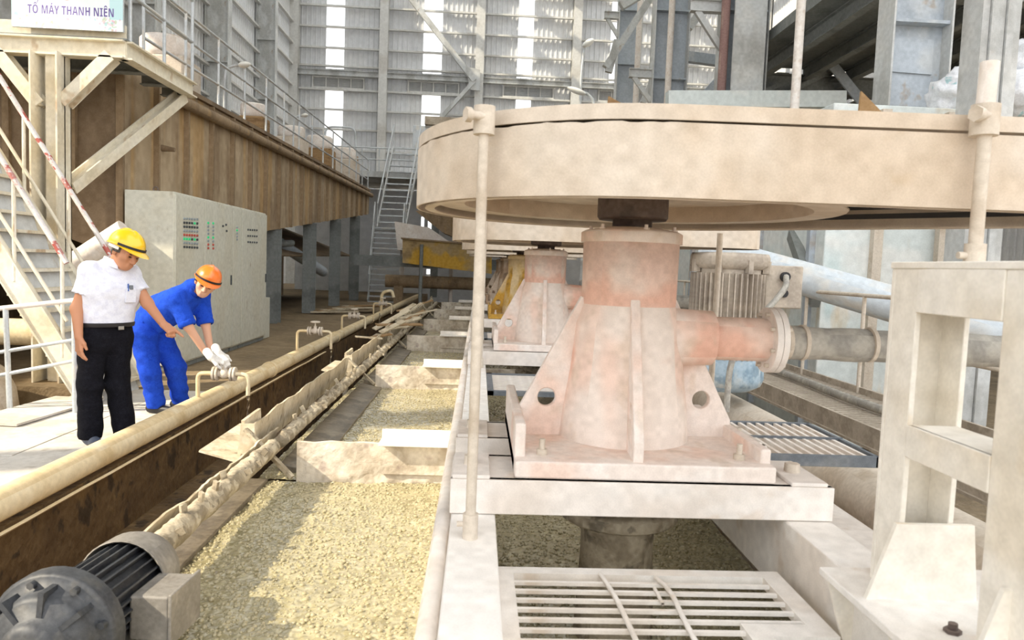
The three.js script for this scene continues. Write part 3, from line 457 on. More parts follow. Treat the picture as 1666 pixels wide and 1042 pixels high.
// ---------------------------------------------------------------- air hose to the pedestal and the motor that hangs behind it
for (let k = 0; k < 2; k++) {
  const z = zP(k) + 0.02, y = 1.265, t = thing('air_hose', k ? 'air hose on the outlet of the second pedestal' : 'grey wrapped air hose clamped to the salmon pedestal outlet', 'hose', V(1.5, y - 0.07, z), 'air hoses');
  const pts = []; for (let i = 0; i <= 26; i++) { const s = i / 26; pts.push(V(0.98 + s * 1.5, y - 0.015 * s, z - 0.02 * s)); }
  part('pipe', new PolyTube(pts, (s) => 0.06 + 0.0025 * Math.sin(s * 120), 22), M.hose, t);
  for (const x of [1.11, 1.17, 1.42]) part('clamp', cyl(V(x, y, z), V(x + 0.014, y, z), 0.0645, 0.0645, 22), M.dustTrim, t);
}
function verticalMotor(x, z, label) {
  const t = thing('vertical_motor', label, 'motor', V(x, 0.64, z), 'finned vertical motors'), top = 1.6, r = 0.235;
  part('housing', lathe([[0, top], [r, top], [r, 0.86], [0, 0.86]], V(x, 0, z), 36), M.motor, t);
  for (let i = 0; i < 40; i++) { const a = i / 40 * 2 * Math.PI; if (Math.abs(Math.sin(a - 0.35)) < 0.14 && Math.cos(a - 0.35) > 0) continue; part('cooling_fin', new THREE.BoxGeometry(0.045, 0.62, 0.008).translate(r + 0.02, 1.2, 0).rotateY(a).translate(x, 0, z), M.motor, t); }
  part('end_ring', [lathe([[0.2, 1.66], [0.275, 1.655], [0.285, 1.63], [0.285, 1.57], [0.24, 1.54]], V(x, 0, z), 40), ...[0, 1, 2, 3, 4, 5, 6, 7].map((i) => new THREE.BoxGeometry(0.05, 0.09, 0.035).translate(0.27, 1.56, 0).rotateY(i * 0.785 + 0.2).translate(x, 0, z))], M.motor, t);
  part('fan_cover', lathe([[0.24, 0.9], [0.285, 0.88], [0.29, 0.74], [0.27, 0.69], [0.2, 0.65], [0, 0.64]], V(x, 0, z), 40), M.motorBlue, t, 'blue fan cover');
  const c = part('terminal_box', box(x + 0.2, x + 0.5, 1.27, 1.58, z - 0.12, z + 0.14, 0.012), M.motor, t);
  part('gland', [cyl(V(x + 0.36, 1.5, z + 0.14), V(x + 0.36, 1.5, z + 0.17), 0.035, 0.035, 14), cyl(V(x + 0.36, 1.38, z + 0.14), V(x + 0.36, 1.38, z + 0.16), 0.03, 0.03, 14)], M.rubber, c);
  part('lifting_eye', new THREE.TorusGeometry(0.045, 0.016, 8, 18).translate(x + 0.31, 1.17, z), M.dustTrim, t);
}
verticalMotor(MX, zP(1) + MZ, 'dusty finned vertical motor with blue fan cover and terminal box');
verticalMotor(MX, zP(2) + MZ, 'dusty finned vertical motor, next one behind the blue-bottomed motor');
solid('motor_cable', tube([V(MX + 0.36, 1.5, zP(1) + MZ + 0.17), V(MX + 0.3, 1.42, zP(1) + MZ + 0.3), V(MX + 0.02, 1.12, zP(1) + MZ + 0.42), V(MX - 0.08, 0.9, zP(1) + MZ + 0.4), V(MX - 0.1, 0.55, zP(1) + MZ + 0.4)], 0.022, 8, 6), M.hose, 'grey cable running from the motor terminal box', 'cable');

// ---------------------------------------------------------------- motor stand of heavy channel beside the deck
{
  const t = thing('motor_stand', 'heavy cream channel-iron motor stand with gusset plates', 'stand', V(1.1, LONG, -1.5)), X0 = 1.0, X1 = 1.13, top = 1.53, m = M.stand;
  part('post', [box(X0, X1, LONG + 0.02, top, -1.75, -1.735, 0.003), box(X0, X0 + 0.014, LONG + 0.02, top, -1.735, -1.64, 0.003), box(X0 + 0.014, X0 + 0.13, LONG + 0.02, top - 0.08, -1.735, -1.72), box(X1 - 0.014, X1, LONG + 0.02, top, -1.735, -1.64, 0.003)], m, t);
  part('post', [box(X0, X1, LONG + 0.02, top, -1.2, -1.185, 0.003), box(X0, X0 + 0.014, LONG + 0.02, top, -1.36, -1.2, 0.003), box(X1 - 0.014, X1, LONG + 0.02, top, -1.36, -1.2, 0.003)], m, t);
  part('top_beam', [box(X0 - 0.003, X1 + 0.003, top, top + 0.016, -1.753, -1.18, 0.003), box(X1, 1.29, top, top + 0.016, -1.85, -1.6, 0.003), box(X0 - 0.003, X0 + 0.012, top - 0.1, top, -1.64, -1.36, 0.003), box(X1 - 0.012, X1, top - 0.1, top, -1.64, -1.36, 0.003)], m, t);
  part('rung', [box(X0 + 0.002, X1 - 0.01, 1.155, 1.17, -1.64, -1.36, 0.003), box(X0 - 0.002, X0 + 0.012, 1.095, 1.17, -1.64, -1.36, 0.003)], m, t);
  part('base_plate', box(0.9, 1.36, LONG, LONG + 0.02, -1.81, -1.05, 0.004), M.dustWhite, t);
  for (const [z, l] of [[-1.63, 0], [-1.28, 1]]) part('gusset_plate', plate([V(0.925, LONG + 0.02, z), V(1.19, LONG + 0.02, z), V(1.17, LONG + 0.2, z), V(0.985, LONG + 0.2, z)], FWD, 0.012), m, t);
  part('nut', hexBolt(V(1.03, LONG + 0.02, -1.47), 0.012, 0.014), M.hub, t);
  for (const z of [-1.78, -1.5]) part('support_bracket', plate([V(0.91, LONG, z), V(0.98, LONG, z), V(0.98, 0.5, z)], FWD, 0.012), M.stand, t);
}

// ---------------------------------------------------------------- lips, paddle shafts, planks along the launder
function ragged(x0, z0, x1, z1, y0, y1, th, seed, amp = 0.018) {   // upright sheet along z with a torn top edge
  const n = 46, pos = [], idx = [];
  for (let i = 0; i <= n; i++) { const s = i / n, x = x0 + (x1 - x0) * s + 0.012 * noise.noise(s * 6, seed, 3.3), z = z0 + (z1 - z0) * s, yt = y1 + amp * noise.noise(s * 9, seed, 0.2) + amp * 0.5 * noise.noise(s * 31, seed, 5); pos.push(x, y0, z, x + 0.03, yt, z, x + th, y0, z, x + th + 0.03, yt, z); }
  const q = (a, b, c, d) => idx.push(a, b, c, b, d, c);
  for (let i = 0; i < n; i++) { const a = i * 4, b = a + 4; q(b, a, b + 1, a + 1); q(a + 2, b + 2, a + 3, b + 3); q(a + 1, a + 3, b + 1, b + 3); q(a, b, a + 2, b + 2); }
  q(0, 1, 2, 3); const e = n * 4; q(e, e + 2, e + 1, e + 3);
  const g = new THREE.BufferGeometry(); g.setAttribute('position', new THREE.Float32BufferAttribute(pos, 3)); g.setIndex(idx); return toCreasedNormals(g, 0.5);
}
function muddyShaft(x, y, z0, z1, r, seed, rough) {
  const pts = []; const n = 90; for (let i = 0; i <= n; i++) pts.push(V(x, y, z0 + (z1 - z0) * i / n));
  const g = new PolyTube(pts, r, 18), p = g.attributes.position;
  for (let i = 0; i < p.count; i++) { const px = p.getX(i) - x, py = p.getY(i) - y, pz = p.getZ(i), up = py > -0.01 ? 1 : 0.35; const k = 1 + rough * up * (0.7 * noise.noise(pz * 7, px * 20, py * 20 + seed) + 0.55 * noise.noise(pz * 26, px * 40 + seed, py * 40) + 0.25); p.setX(i, x + px * k); p.setY(i, y + py * k); }
  g.computeVertexNormals(); return g;
}
for (let k = 0; k < NCELL; k++) {
  const za = k ? cellZ0(k) - 0.12 : -2.72, zb = cellZ1(k) + 0.05, n = k ? `beside the ${ORD[k]} froth bed` : 'next to the dark gear motor';
  solid('lip_plate', k ? ragged(-1.36, za + 0.1, -1.36, zb + 0.1, 0.3, 0.5, 0.012, k * 4.7 + 1) : ragged(-1.31, za, -1.3, zb - 0.35, 0.3, 0.41, 0.012, 1.7, 0.02), M.mudPlate, `mud-coated launder lip sheet with torn edge ${n}`, 'sheet', 'launder lip sheets');
  const sh = thing('paddle_shaft', `mud-caked froth paddle shaft ${n}`, 'shaft', V(-1.2, 0.37, (za + zb) / 2), 'froth paddle shafts');
  part('shaft', muddyShaft(-1.2, k ? 0.36 : 0.365, za + (k ? 0 : 0.1), zb, k ? 0.038 : 0.046, k * 9.1, k ? 0.7 : 0.42), M.mud, sh, 'shaft thick with dried mud');
  for (let i = 0; i < (k < 3 ? 8 : 4); i++) { const z = za + (zb - za) * (0.12 + 0.8 * i / 8), a = hash2(i, k, 4) * 2.2; part('paddle_peg', [bar(V(-1.2, 0.37, z), V(-1.2 + 0.08 * Math.cos(a), 0.37 + 0.085 * Math.sin(a), z + 0.01), 0.014, 0.03), new THREE.IcosahedronGeometry(0.03, 1).scale(1.2, 0.9, 1.5).translate(-1.2, 0.385, z)], M.mud, sh); }
  solid('lip_plank', k ? [bar(V(-1.11, 0.175, za), V(-1.11, 0.175, zb + 0.05), 0.2, 0.05, V(0.22, 1, 0), 0.008), box(-1.02, -0.98, 0.1, 0.18, za, zb + 0.05, 0.006)] : [box(-1.42, -1.22, 0.08, 0.175, -0.6, zb, 0.01)], M.wetPlank, `wet grey cell lip plank ${n}`, 'plank', 'cell lip planks');
  if (k > 0) solid('launder_tray', plate([V(-1.37, 0.29, za + 0.25), V(-1.37, 0.29, za - 0.75), V(-1.64, 0.24, za - 0.55), V(-1.64, 0.24, za + 0.2)], V(0.19, 1, 0), 0.012), M.mudPlate, `mud-covered spill tray outside the lip sheet ${n}`, 'tray', 'launder spill trays');
  const j = thing('lip_bracket', `bent mud-coated bracket at the end of the lip sheet ${n}`, 'bracket', V(-1.35, 0.1, zb), 'lip brackets');
  part('end_plate', [plate([V(-1.42, 0.2, zb - 0.02), V(-1.3, 0.22, zb - 0.02), V(-1.31, 0.5, zb - 0.02), V(-1.39, 0.5, zb - 0.02)], FWD, 0.025), bar(V(-1.38, 0.47, zb - 0.02), V(-1.35, 0.5, zb - 0.25), 0.02, 0.1)], M.mudPlate, j);
  part('stay_bar', bar(V(-1.36, 0.47, zb + 0.0), V(-1.05, 0.22, zb + 0.12), 0.03, 0.022), M.mud, j);
  part('upright', bar(V(-1.38, 0.06, zb - 0.02), V(-1.36, 0.32, zb - 0.02), 0.05, 0.05, FWD), M.mud, j);
}
{ // loose boards and scrap thrown over the far launder
  for (let i = 0; i < 14; i++) {
    const z = -9.8 - i * 0.42, x = -1.3 + (hash2(i, 3, 9) - 0.5) * 0.35, a = 0.2 + hash2(i, 5, 2) * 1.2, L = 0.3 + hash2(i, 1, 8) * 0.5, dy = 0.05 + 0.3 * hash2(i, 7, 7);
    const p = V(x - Math.sin(a) * L / 2, 0.42 + hash2(i, 4, 4) * 0.12, z + Math.cos(a) * L / 2), q = V(x + Math.sin(a) * L / 2, 0.42 + dy, z - Math.cos(a) * L / 2);
    solid('scrap_board', bar(p, q, 0.04 + 0.08 * hash2(i, 2, 6), 0.016, V(0.3, 1, 0)), i % 3 === 1 ? M.wood : M.mudPlate, `${i % 3 === 1 ? 'brown wooden' : 'mud-coated'} scrap board lying across the launder lip`, 'board', 'scrap boards over the launder');
  }
}

// ================================================================ LAUNDER, PIPE, VALVES
setting('wall_launder', [box(-2.62, -2.4, -0.75, 0.064, -25.2, 3), box(-1.5, -1.4, -0.75, 0.1, -25, 3)], M.launder, 'dark stained launder walls');
setting('floor_launder', box(-2.4, -1.5, -0.75, -0.42, -25, 3), M.launder, 'wet dark launder bottom');
solid('launder_ledge', ragged(-2.385, 2.5, -2.385, -11.5, 0.045, 0.072, 0.03, 8.8, 0.012), M.pipeCream, 'thin peeling cream ledge under the big pipe', 'ledge');
const PX_ = -2.45, PY = 0.165, PR = 0.085;
{
  const t = thing('water_main', 'cream water pipe lying along the launder wall beside the two men', 'pipe', V(PX_, PY - PR, -10));
  part('pipe', cyl(V(PX_, PY, 2.5), V(PX_, PY, -30), PR, PR, 28), M.pipeCream, t);
  for (const z of [-8.8, -12.8, -16.9, -21]) part('joint_collar', cyl(V(PX_, PY, z), V(PX_, PY, z - 0.05), PR + 0.013, PR + 0.013, 28), M.pipeCream, t);
}
function washValve(z, span, h, label, wheel) {
  const t = thing('wash_valve', label, 'valve', V(PX_, PY + PR, z), 'wash water valves on the cream pipe'), r = 0.019, y0 = PY + PR - 0.01, y1 = y0 + h, x0 = PX_ + 0.01, x1 = x0 + span, xm = x0 + span * 0.52;
  part('riser', bent([V(x0, y0, z), V(x0, y1, z), V(xm - 0.08, y1, z)], r, 0.05, 12), M.pipeCream, t);
  part('spout', bent([V(xm + 0.08, y1, z), V(x1, y1, z), V(x1 - 0.004, y1 - h * 0.85, z)], r, 0.06, 12), M.pipeCream, t);
  const b = part('valve_body', [cyl(V(xm - 0.1, y1, z), V(xm + 0.1, y1, z), 0.03, 0.03, 14), new THREE.SphereGeometry(0.046, 14, 10).translate(xm, y1, z), cyl(V(xm, y1, z), V(xm, y1 + 0.07, z), 0.026, 0.022, 12)], M.dustTrim, t);
  for (const d of [-0.09, -0.062, 0.062, 0.09]) part('flange', cyl(V(xm + d - 0.009, y1, z), V(xm + d + 0.009, y1, z), 0.062, 0.062, 18), M.dustTrim, b);
  part('stem', cyl(V(xm, y1 + 0.06, z), V(xm, y1 + (wheel ? 0.12 : 0.085), z), 0.011, 0.011, 8), M.dustTrim, t);
  if (wheel) part('hand_wheel', [new THREE.TorusGeometry(0.055, 0.012, 8, 20).rotateX(Math.PI / 2).translate(xm, y1 + 0.125, z), bar(V(xm - 0.055, y1 + 0.125, z), V(xm + 0.055, y1 + 0.125, z), 0.012, 0.01), bar(V(xm, y1 + 0.125, z - 0.055), V(xm, y1 + 0.125, z + 0.055), 0.012, 0.01)], M.dustTrim, t);
  return V(x1 - 0.004, y1 - h * 0.85, z);
}
function stream(p, yEnd, label) {
  const pts = []; for (let i = 0; i <= 40; i++) { const s = i / 40; pts.push(V(p.x + 0.012 * s + 0.004 * Math.sin(s * 23), p.y + (yEnd - p.y) * s, p.z + 0.004 * Math.cos(s * 19))); }
  solid('water_stream', new PolyTube(pts, (s) => 0.0095 + 0.0035 * Math.sin(s * 60) + 0.002 * Math.sin(s * 141), 10), M.water, label, 'water', 'water streams from the wash valves');
}
const V1Z = onX(320, 641, PX_).z, V2Z = onX(482, 574, PX_).z;
const s1 = washValve(V1Z, 0.44, 0.22, 'wash valve gripped by the gloved hand, water running from its spout', false);
stream(s1, -0.42, 'clear water stream falling from the gripped valve');
const s2 = washValve(V2Z, 0.46, 0.28, 'sunlit wash valve with hand wheel beyond the orange-helmeted man', true);
stream(s2, -0.42, 'thin water stream falling from the sunlit hand-wheel valve');
washValve(-13.4, 0.42, 0.26, 'shaded wash valve, next one past the sunlit valve', true);
washValve(-17.4, 0.42, 0.28, 'shaded wash valve, second one past the sunlit valve', true);
{ const s = V(-2.06, 0.42, -15.6); stream(s, -0.42, 'faint water stream in the shaded launder'); }
solid('drain_spout', bent([V(PX_, 0.24, -18.8), V(PX_, 0.72, -18.9), V(PX_ + 0.25, 0.78, -18.9), V(PX_ + 0.3, 0.6, -18.9)], 0.04, 0.15, 10), M.pipeCream, 'bent spout pipe standing on the shaded main', 'pipe');

// ---------------------------------------------------------------- gear motor that turns the first paddle shaft
{
  const A = V(-1.2, 0.345, -2.62), B = V(-1.235, 0.36, -2.0), d = B.clone().sub(A).normalize(), L = A.distanceTo(B), q = new THREE.Quaternion().setFromUnitVectors(V(0, 0, 1), d);
  const t = thing('gear_motor', 'dark gear motor with finned body and grey fan cover at the shaft end', 'motor', A.clone().setY(0));
  const loc = (g) => g.applyQuaternion(q).translate(A.x, A.y, A.z), rot = (prof, seg = 36) => new THREE.LatheGeometry(prof.map(([r, y]) => new THREE.Vector2(r, y)), seg).rotateX(Math.PI / 2);
  part('fan_cover', loc(rot([[0.0001, -0.1], [0.1, -0.1], [0.135, -0.08], [0.152, -0.03], [0.155, 0.075], [0.147, 0.075], [0.143, -0.02]])), M.motorGrey, t, 'grey fan cover');
  part('motor_body', loc(rot([[0.0001, -0.02], [0.112, -0.02], [0.114, 0.34], [0.13, 0.36], [0.13, 0.39], [0.0001, 0.39]])), M.gearDark, t);
  for (let i = 0; i < 26; i++) part('cooling_fin', loc(new THREE.BoxGeometry(0.028, 0.006, 0.34).translate(0.125, 0, 0.17).rotateZ(i / 26 * 2 * Math.PI)), M.gearDark, t);
  part('terminal_box', loc(new RoundedBoxGeometry(0.13, 0.15, 0.2, 1, 0.01).translate(0.19, -0.03, 0.16)), M.motorGrey, t);
  part('box_lid', loc(new RoundedBoxGeometry(0.012, 0.17, 0.22, 1, 0.004).translate(0.262, -0.03, 0.16)), M.motorGrey, t);
  const gb = part('gear_case', loc(rot([[0.0001, 0.37], [0.15, 0.375], [0.185, 0.39], [0.192, 0.4], [0.192, 0.45], [0.18, 0.46], [0.15, 0.462], [0.145, 0.5], [0.13, 0.52], [0.09, 0.525], [0.085, 0.56], [0.06, 0.575], [0.0001, 0.575]])), M.gearDark, t);
  for (let i = 0; i < 8; i++) part('case_bolt', loc(new THREE.CylinderGeometry(0.012, 0.012, 0.05, 6).rotateX(Math.PI / 2).translate(0.167 * Math.cos(i * 0.785 + 0.3), 0.167 * Math.sin(i * 0.785 + 0.3), 0.455)), M.gearDark, gb);
  for (let i = 0; i < 8; i++) part('case_rib', loc(new THREE.BoxGeometry(0.075, 0.016, 0.075).translate(0.125, 0, 0.49).rotateZ(i * 0.785 + 0.7)), M.gearDark, gb);
  part('mounting_foot', [box(-1.3, -1.1, 0.17, 0.27, -2.6, -2.25), box(-1.38, -1.05, 0.14, 0.18, -2.7, -2.1)], M.gearDark, t);
}

// ================================================================ PLATFORM, STAIR, TANK, CABINETS
const PZ = -8.6;
{
  const t = thing('sign_platform', 'cream steel platform on a column with knee braces, carrying the banner', 'platform', V(-4.9, -0.2, PZ));
  const yt = onZ(100, 62, PZ).y, yb = onZ(100, 92, PZ).y, xr = onZ(205, 75, PZ).x, zb = -10.5, xl = -9;
  part('edge_beam', ibeam(V(xl, (yt + yb) / 2, PZ), V(xr, (yt + yb) / 2, PZ), yt - yb, 0.16, 0.02), M.cream, t);
  part('edge_beam', ibeam(V(xr, (yt + yb) / 2, PZ), V(xr, (yt + yb) / 2, zb), yt - yb, 0.14, 0.02), M.cream, t);
  part('deck_plate', [box(xl, -4.42, yt, yt + 0.02, -9.5, PZ + 0.04), box(-4.42, xr + 0.02, yt, yt + 0.02, zb, PZ + 0.04)], M.darkSteel, t);
  part('joist', ibeam(V(xl, (yt + yb) / 2, -9.3), V(xr, (yt + yb) / 2, -9.3), 0.18, 0.12, 0.015), M.darkSteel, t); for (const z of [-9.9, zb]) part('joist', ibeam(V(-4.42, (yt + yb) / 2, z), V(xr, (yt + yb) / 2, z), 0.18, 0.12, 0.015), M.darkSteel, t);
  part('kick_plate', box(xl, xr, yt + 0.02, yt + 0.17, PZ - 0.02, PZ + 0.01), M.cream, t);
  const cx0 = onZ(62, 300, PZ).x, cx1 = onZ(107, 300, PZ).x, cm = (cx0 + cx1) / 2, zc = PZ + 0.02;
  part('column', [box(cx0, cx1, -0.2, yb + 0.02, zc - 0.14, zc - 0.125), box(cx0, cx0 + 0.02, -0.2, yb + 0.02, zc - 0.14, zc + 0.14), box(cx1 - 0.02, cx1, -0.2, yb + 0.02, zc - 0.14, zc + 0.14), box(cx0 + 0.1, cx1, -0.2, yb + 0.02, zc - 0.02, zc + 0.0)], M.cream, t);
  part('column', ibeam(V(-7.5, -0.4, -9.2), V(-7.5, yb, -9.2), 0.28, 0.28, 0.02, FWD), M.cream, t);
  part('knee_brace', ibeam(onZ(-2, 84, PZ), onZ(68, 172, PZ), 0.16, 0.14, 0.02, FWD), M.cream, t);
  part('knee_brace', ibeam(onZ(183, 92, PZ), onZ(105, 168, PZ), 0.16, 0.14, 0.02, FWD), M.cream, t);
  part('knee_brace', ibeam(V(xr - 0.1, yb, zb + 0.1), onZ(112, 305, -8.75), 0.16, 0.14, 0.02, V(1, 0, 0)), M.cream, t);
  part('column_foot', box(cx0 - 0.18, cx1 + 0.18, -0.75, -0.2, PZ - 0.35, PZ + 0.35, 0.03), M.concrete, t);
  // railing above
  for (const [x, z] of [[xr, PZ - 0.1], [xr, -9.6], [xr, zb], [-5.6, PZ], [-6.8, PZ], [-8, PZ]]) part('rail_post', cyl(V(x, yt, z), V(x, yt + 1.1, z), 0.022, 0.022, 8), M.galv, t);
  for (const h of [0.55, 1.1]) { part('rail', cyl(V(xr, yt + h, PZ - 0.1), V(xr, yt + h, zb), 0.022, 0.022, 8), M.galv, t); part('rail', cyl(V(-5.6, yt + h, PZ), V(-8.5, yt + h, PZ), 0.022, 0.022, 8), M.galv, t); }
}
{ // banner
  const c = document.createElement('canvas'); c.width = 1024; c.height = 768; const g = c.getContext('2d');
  g.fillStyle = '#eef6f6'; g.fillRect(0, 0, 1024, 768);
  for (let i = 0; i < 140; i++) { const x = rnd(0, 1024), y = rnd(650, 768); g.fillStyle = ['rgba(236,170,190,.55)', 'rgba(170,214,214,.6)', 'rgba(250,214,222,.7)', 'rgba(180,206,160,.5)'][i % 4]; g.beginPath(); g.ellipse(x, y, rnd(8, 26), rnd(5, 14), rnd(0, 3), 0, 7); g.fill(); }
  g.fillStyle = 'rgba(150,214,222,.45)'; g.fillRect(0, 0, 130, 660); g.fillRect(900, 0, 124, 660);
  g.strokeStyle = '#c8414a'; g.lineWidth = 8; g.beginPath(); g.arc(500, 390, 110, 0, 7); g.stroke();
  g.fillStyle = '#c8414a'; g.beginPath(); g.arc(500, 390, 60, 0, 7); g.fill();
  g.font = 'bold 110px sans-serif'; g.fillStyle = '#6f5f9e'; g.textAlign = 'center'; g.textBaseline = 'middle';
  const s = 'TÔ MÁY THANH NIÊN', w = g.measureText(s).width; g.save(); g.translate(545, 598); g.scale(800 / w, 1); g.fillText(s, 0, 0);
  const ox = -w / 2 + g.measureText('T').width + g.measureText('Ô').width * 0.5; g.strokeStyle = '#6f5f9e'; g.lineWidth = 9; g.beginPath(); g.arc(ox + 24, -82, 11, Math.PI, 2.3 * Math.PI); g.lineTo(ox + 24, -60); g.stroke(); g.restore();
  const tx = new THREE.CanvasTexture(c); tx.colorSpace = THREE.SRGBColorSpace;
  const zS = PZ + 0.09, a = onZ(20, 46, zS), b = onZ(201, 50, zS), yb = (a.y + b.y) / 2, W = b.x - a.x, H = W * 0.75;
  const t = thing('banner', 'pale banner with purple Vietnamese lettering and printed flowers on the platform edge', 'banner', V((a.x + b.x) / 2, yb, zS));
  const p = new THREE.Mesh(new THREE.PlaneGeometry(W, H).translate(0, H / 2, 0.012), plain(0xffffff, 0.6, { map: tx })); p.name = 'printed_sheet'; p.castShadow = p.receiveShadow = true; t.add(p);
  part('frame', [box(a.x, b.x, yb, yb + H, zS - 0.02, zS + 0.008)], M.galv, t);
}
{ // stair down to the walkway; runs across, near stringer and rear stringer
  const zA = -7.3, zB = -8.25, t = thing('platform_stair', 'cream steel stair with red-scuffed handrails beside the white-shirted man', 'stair', V(-4.6, -0.3, -7.8));
  const A0 = onZ(-60, 326, zA), A1 = onZ(128, 622, zA), dir = A1.clone().sub(A0);
  const up = V(-dir.y, dir.x, 0).normalize(); if (up.y < 0) up.negate();
  const ext = (p, s) => p.clone().addScaledVector(dir, s);
  for (const z of [zA, zB]) {
    const a = ext(A0, -0.35).setZ(z), b = ext(A1, 0.12).setZ(z);
    part('stringer', [bar(a, b, 0.025, 0.2, up), bar(a.clone().addScaledVector(up, 0.1), b.clone().addScaledVector(up, 0.1), 0.07, 0.014, up), bar(a.clone().addScaledVector(up, -0.1), b.clone().addScaledVector(up, -0.1), 0.07, 0.014, up)], M.cream, t);
    for (const [hh, m, r] of [[0.98, z === zA ? M.railRed : M.railRed, 0.026], [0.42, M.cream, 0.018]]) part('handrail', cyl(a.clone().add(V(0, hh, 0)), ext(A1, -0.1).setZ(z).add(V(0, hh, 0)), r, r, 10), m, t);
    for (const s of [0.0, 0.44, 0.86]) { const p = ext(A0, s).setZ(z); part('baluster', cyl(p, p.clone().add(V(0, 0.98, 0)), 0.019, 0.019, 8), M.cream, t); }
  }
  const n = 13; for (let i = 0; i < n; i++) { const s = -0.3 + 1.35 * i / (n - 1), p = ext(A0, s); part('tread', [box(p.x - 0.12, p.x + 0.12, p.y - 0.02, p.y + 0.012, zB, zA), box(p.x - 0.125, p.x - 0.11, p.y - 0.06, p.y + 0.012, zB, zA)], M.cream, t); part('riser_back', plate([V(p.x + 0.11, p.y - 0.2, zB), V(p.x + 0.11, p.y - 0.2, zA), V(p.x + 0.06, p.y - 0.02, zA), V(p.x + 0.06, p.y - 0.02, zB)], V(1, 0.3, 0), 0.006), M.steel, t); }
}
{ // floor railing in front of the stair
  const z = -6.9, t = thing('floor_railing', 'low pipe railing along the walkway edge behind the white-shirted man', 'railing', V(-4.1, 0, z));
  const p = (px, py) => onZ(px, py, z);
  part('rail', cyl(p(-90, 512), p(122, 489), 0.024, 0.024, 10), M.dust, t);
  part('rail', cyl(p(-90, 588), p(124, 553), 0.018, 0.018, 10), M.galv, t); part('rail', cyl(p(-90, 628), p(124, 587), 0.018, 0.018, 10), M.galv, t);
  part('rail_post', cyl(p(9, 502), V(p(16, 664).x, 0, z), 0.024, 0.024, 10), M.galv, t); part('rail_post', cyl(p(120, 489), V(p(122, 648).x, 0, z), 0.022, 0.022, 10), M.galv, t);
  part('rail_post', cyl(p(-85, 512), V(p(-85, 665).x, 0, z), 0.024, 0.024, 10), M.galv, t);
}
solid('floor_plate_loose', bar(onY(-20, 690, 0.02), onY(130, 648, 0.02), 0.5, 0.02), M.floorPlate, 'loose steel plate lying at the walkway edge by the railing', 'plate');
// pipes under the stair
solid('slurry_pipe', cyl(V(-9, 0.45, -9.1), V(-4.7, 0.5, -9.1), 0.16, 0.16, 22), M.pipeCream, 'thick cream pipe passing under the stair', 'pipe');
solid('slurry_elbow', bent([V(-4.95, -0.7, -7.8), V(-4.95, 0.22, -7.8), V(-9, 0.3, -8.1)], 0.2, 0.4, 20), M.dustTrim, 'thick bent pipe rising beside the concrete column foot', 'pipe');
solid('slurry_pipe', cyl(onZ(60, 470, -9.3), onZ(205, 375, -9.35), 0.14, 0.14, 20), M.dust, 'thick beige pipe slanting up behind the cream column', 'pipe');

// ---------------------------------------------------------------- long ribbed tank
const TX = -4.6, tTop = (z) => 4.0 + (-z - 12) * 0.02, tBot = (z) => 1.45 + (-z - 9.6) * 0.0935;
{
  const t = thing('settling_tank', 'long rust-streaked ribbed tank with sloping bottom above the cabinets', 'tank', V(-6.2, 1.4, -20));
  const z0 = -9.6, z1 = -30.6, N = 20;
  for (let i = 0; i < N; i++) {
    const a = z0 + (z1 - z0) * i / N, b = z0 + (z1 - z0) * (i + 1) / N;
    part('side_panel', plate([V(TX, tBot(a), a), V(TX, tBot(b), b), V(TX, tTop(b), b), V(TX, tTop(a), a)], V(1, 0, 0), 0.03), M.tank, t);
    part('rib', bar(V(TX + 0.05, tBot(a), a), V(TX + 0.05, tTop(a) - 0.05, a), 0.09, 0.05, FWD), M.tankRib, t);
  }
  part('end_panel', plate([V(TX, tBot(z0), z0), V(TX, tTop(z0), z0), V(-7.9, tTop(z0), z0), V(-7.9, 2.6, z0)], FWD, 0.04), M.tankDark, t);
  for (const x of [-5.1, -5.9, -6.9]) part('rib', box(x - 0.04, x + 0.04, 2.3, tTop(z0), z0, z0 + 0.08), M.tankRib, t);
  part('hopper_bottom', plate([V(TX, tBot(z0), z0), V(-8, 2.7, z0), V(-8, 3.5, z1), V(TX, tBot(z1), z1)], V(0.3, 1, 0.0), 0.04), M.tankDark, t);
  part('back_panel', plate([V(-8, -0.1, z0), V(-8, -0.1, z1), V(-8, tTop(z1), z1), V(-8, tTop(z0), z0)], V(1, 0, 0), 0.04), M.tankDark, t);
  part('top_rim', [plate([V(TX - 0.25, tTop(z0), z0), V(TX + 0.08, tTop(z0), z0), V(TX + 0.08, tTop(z1), z1), V(TX - 0.25, tTop(z1), z1)], V(0, 1, 0.02), 0.07), plate([V(TX - 0.25, tTop(z0) - 0.25, z0), V(-8, tTop(z0) - 0.25, z0), V(-8, tTop(z1) - 0.25, z1), V(TX - 0.25, tTop(z1) - 0.25, z1)], V(0, 1, 0.02), 0.03)], M.tankDark, t);
  part('rim_pipe', cyl(V(TX + 0.12, tTop(z0) - 0.2, z0 - 1.6), V(TX + 0.12, tTop(z1) - 0.2, z1), 0.085, 0.085, 14), M.tankRib, t);
  part('drip_nozzle', cyl(V(TX, 3.0, -10.9), V(TX + 0.2, 2.98, -10.9), 0.05, 0.03, 10), M.tankDark, t);
  for (const px of [455, 512, 552, 583]) { const z = onX(px, 440, TX + 0.05).z; part('leg', ibeam(V(TX - 0.1, 0, z), V(TX - 0.1, tBot(z), z), 0.32, 0.3, 0.02, FWD), M.darkSteel, t); part('leg', ibeam(V(-7.6, 0, z), V(-7.6, 3.0, z), 0.3, 0.3, 0.02, FWD), M.darkSteel, t); }
  for (const z of [-10.2, -13]) part('leg', ibeam(V(TX - 0.5, 0, z), V(TX - 0.5, tBot(z), z), 0.3, 0.3, 0.02, FWD), M.tankRib, t);
}
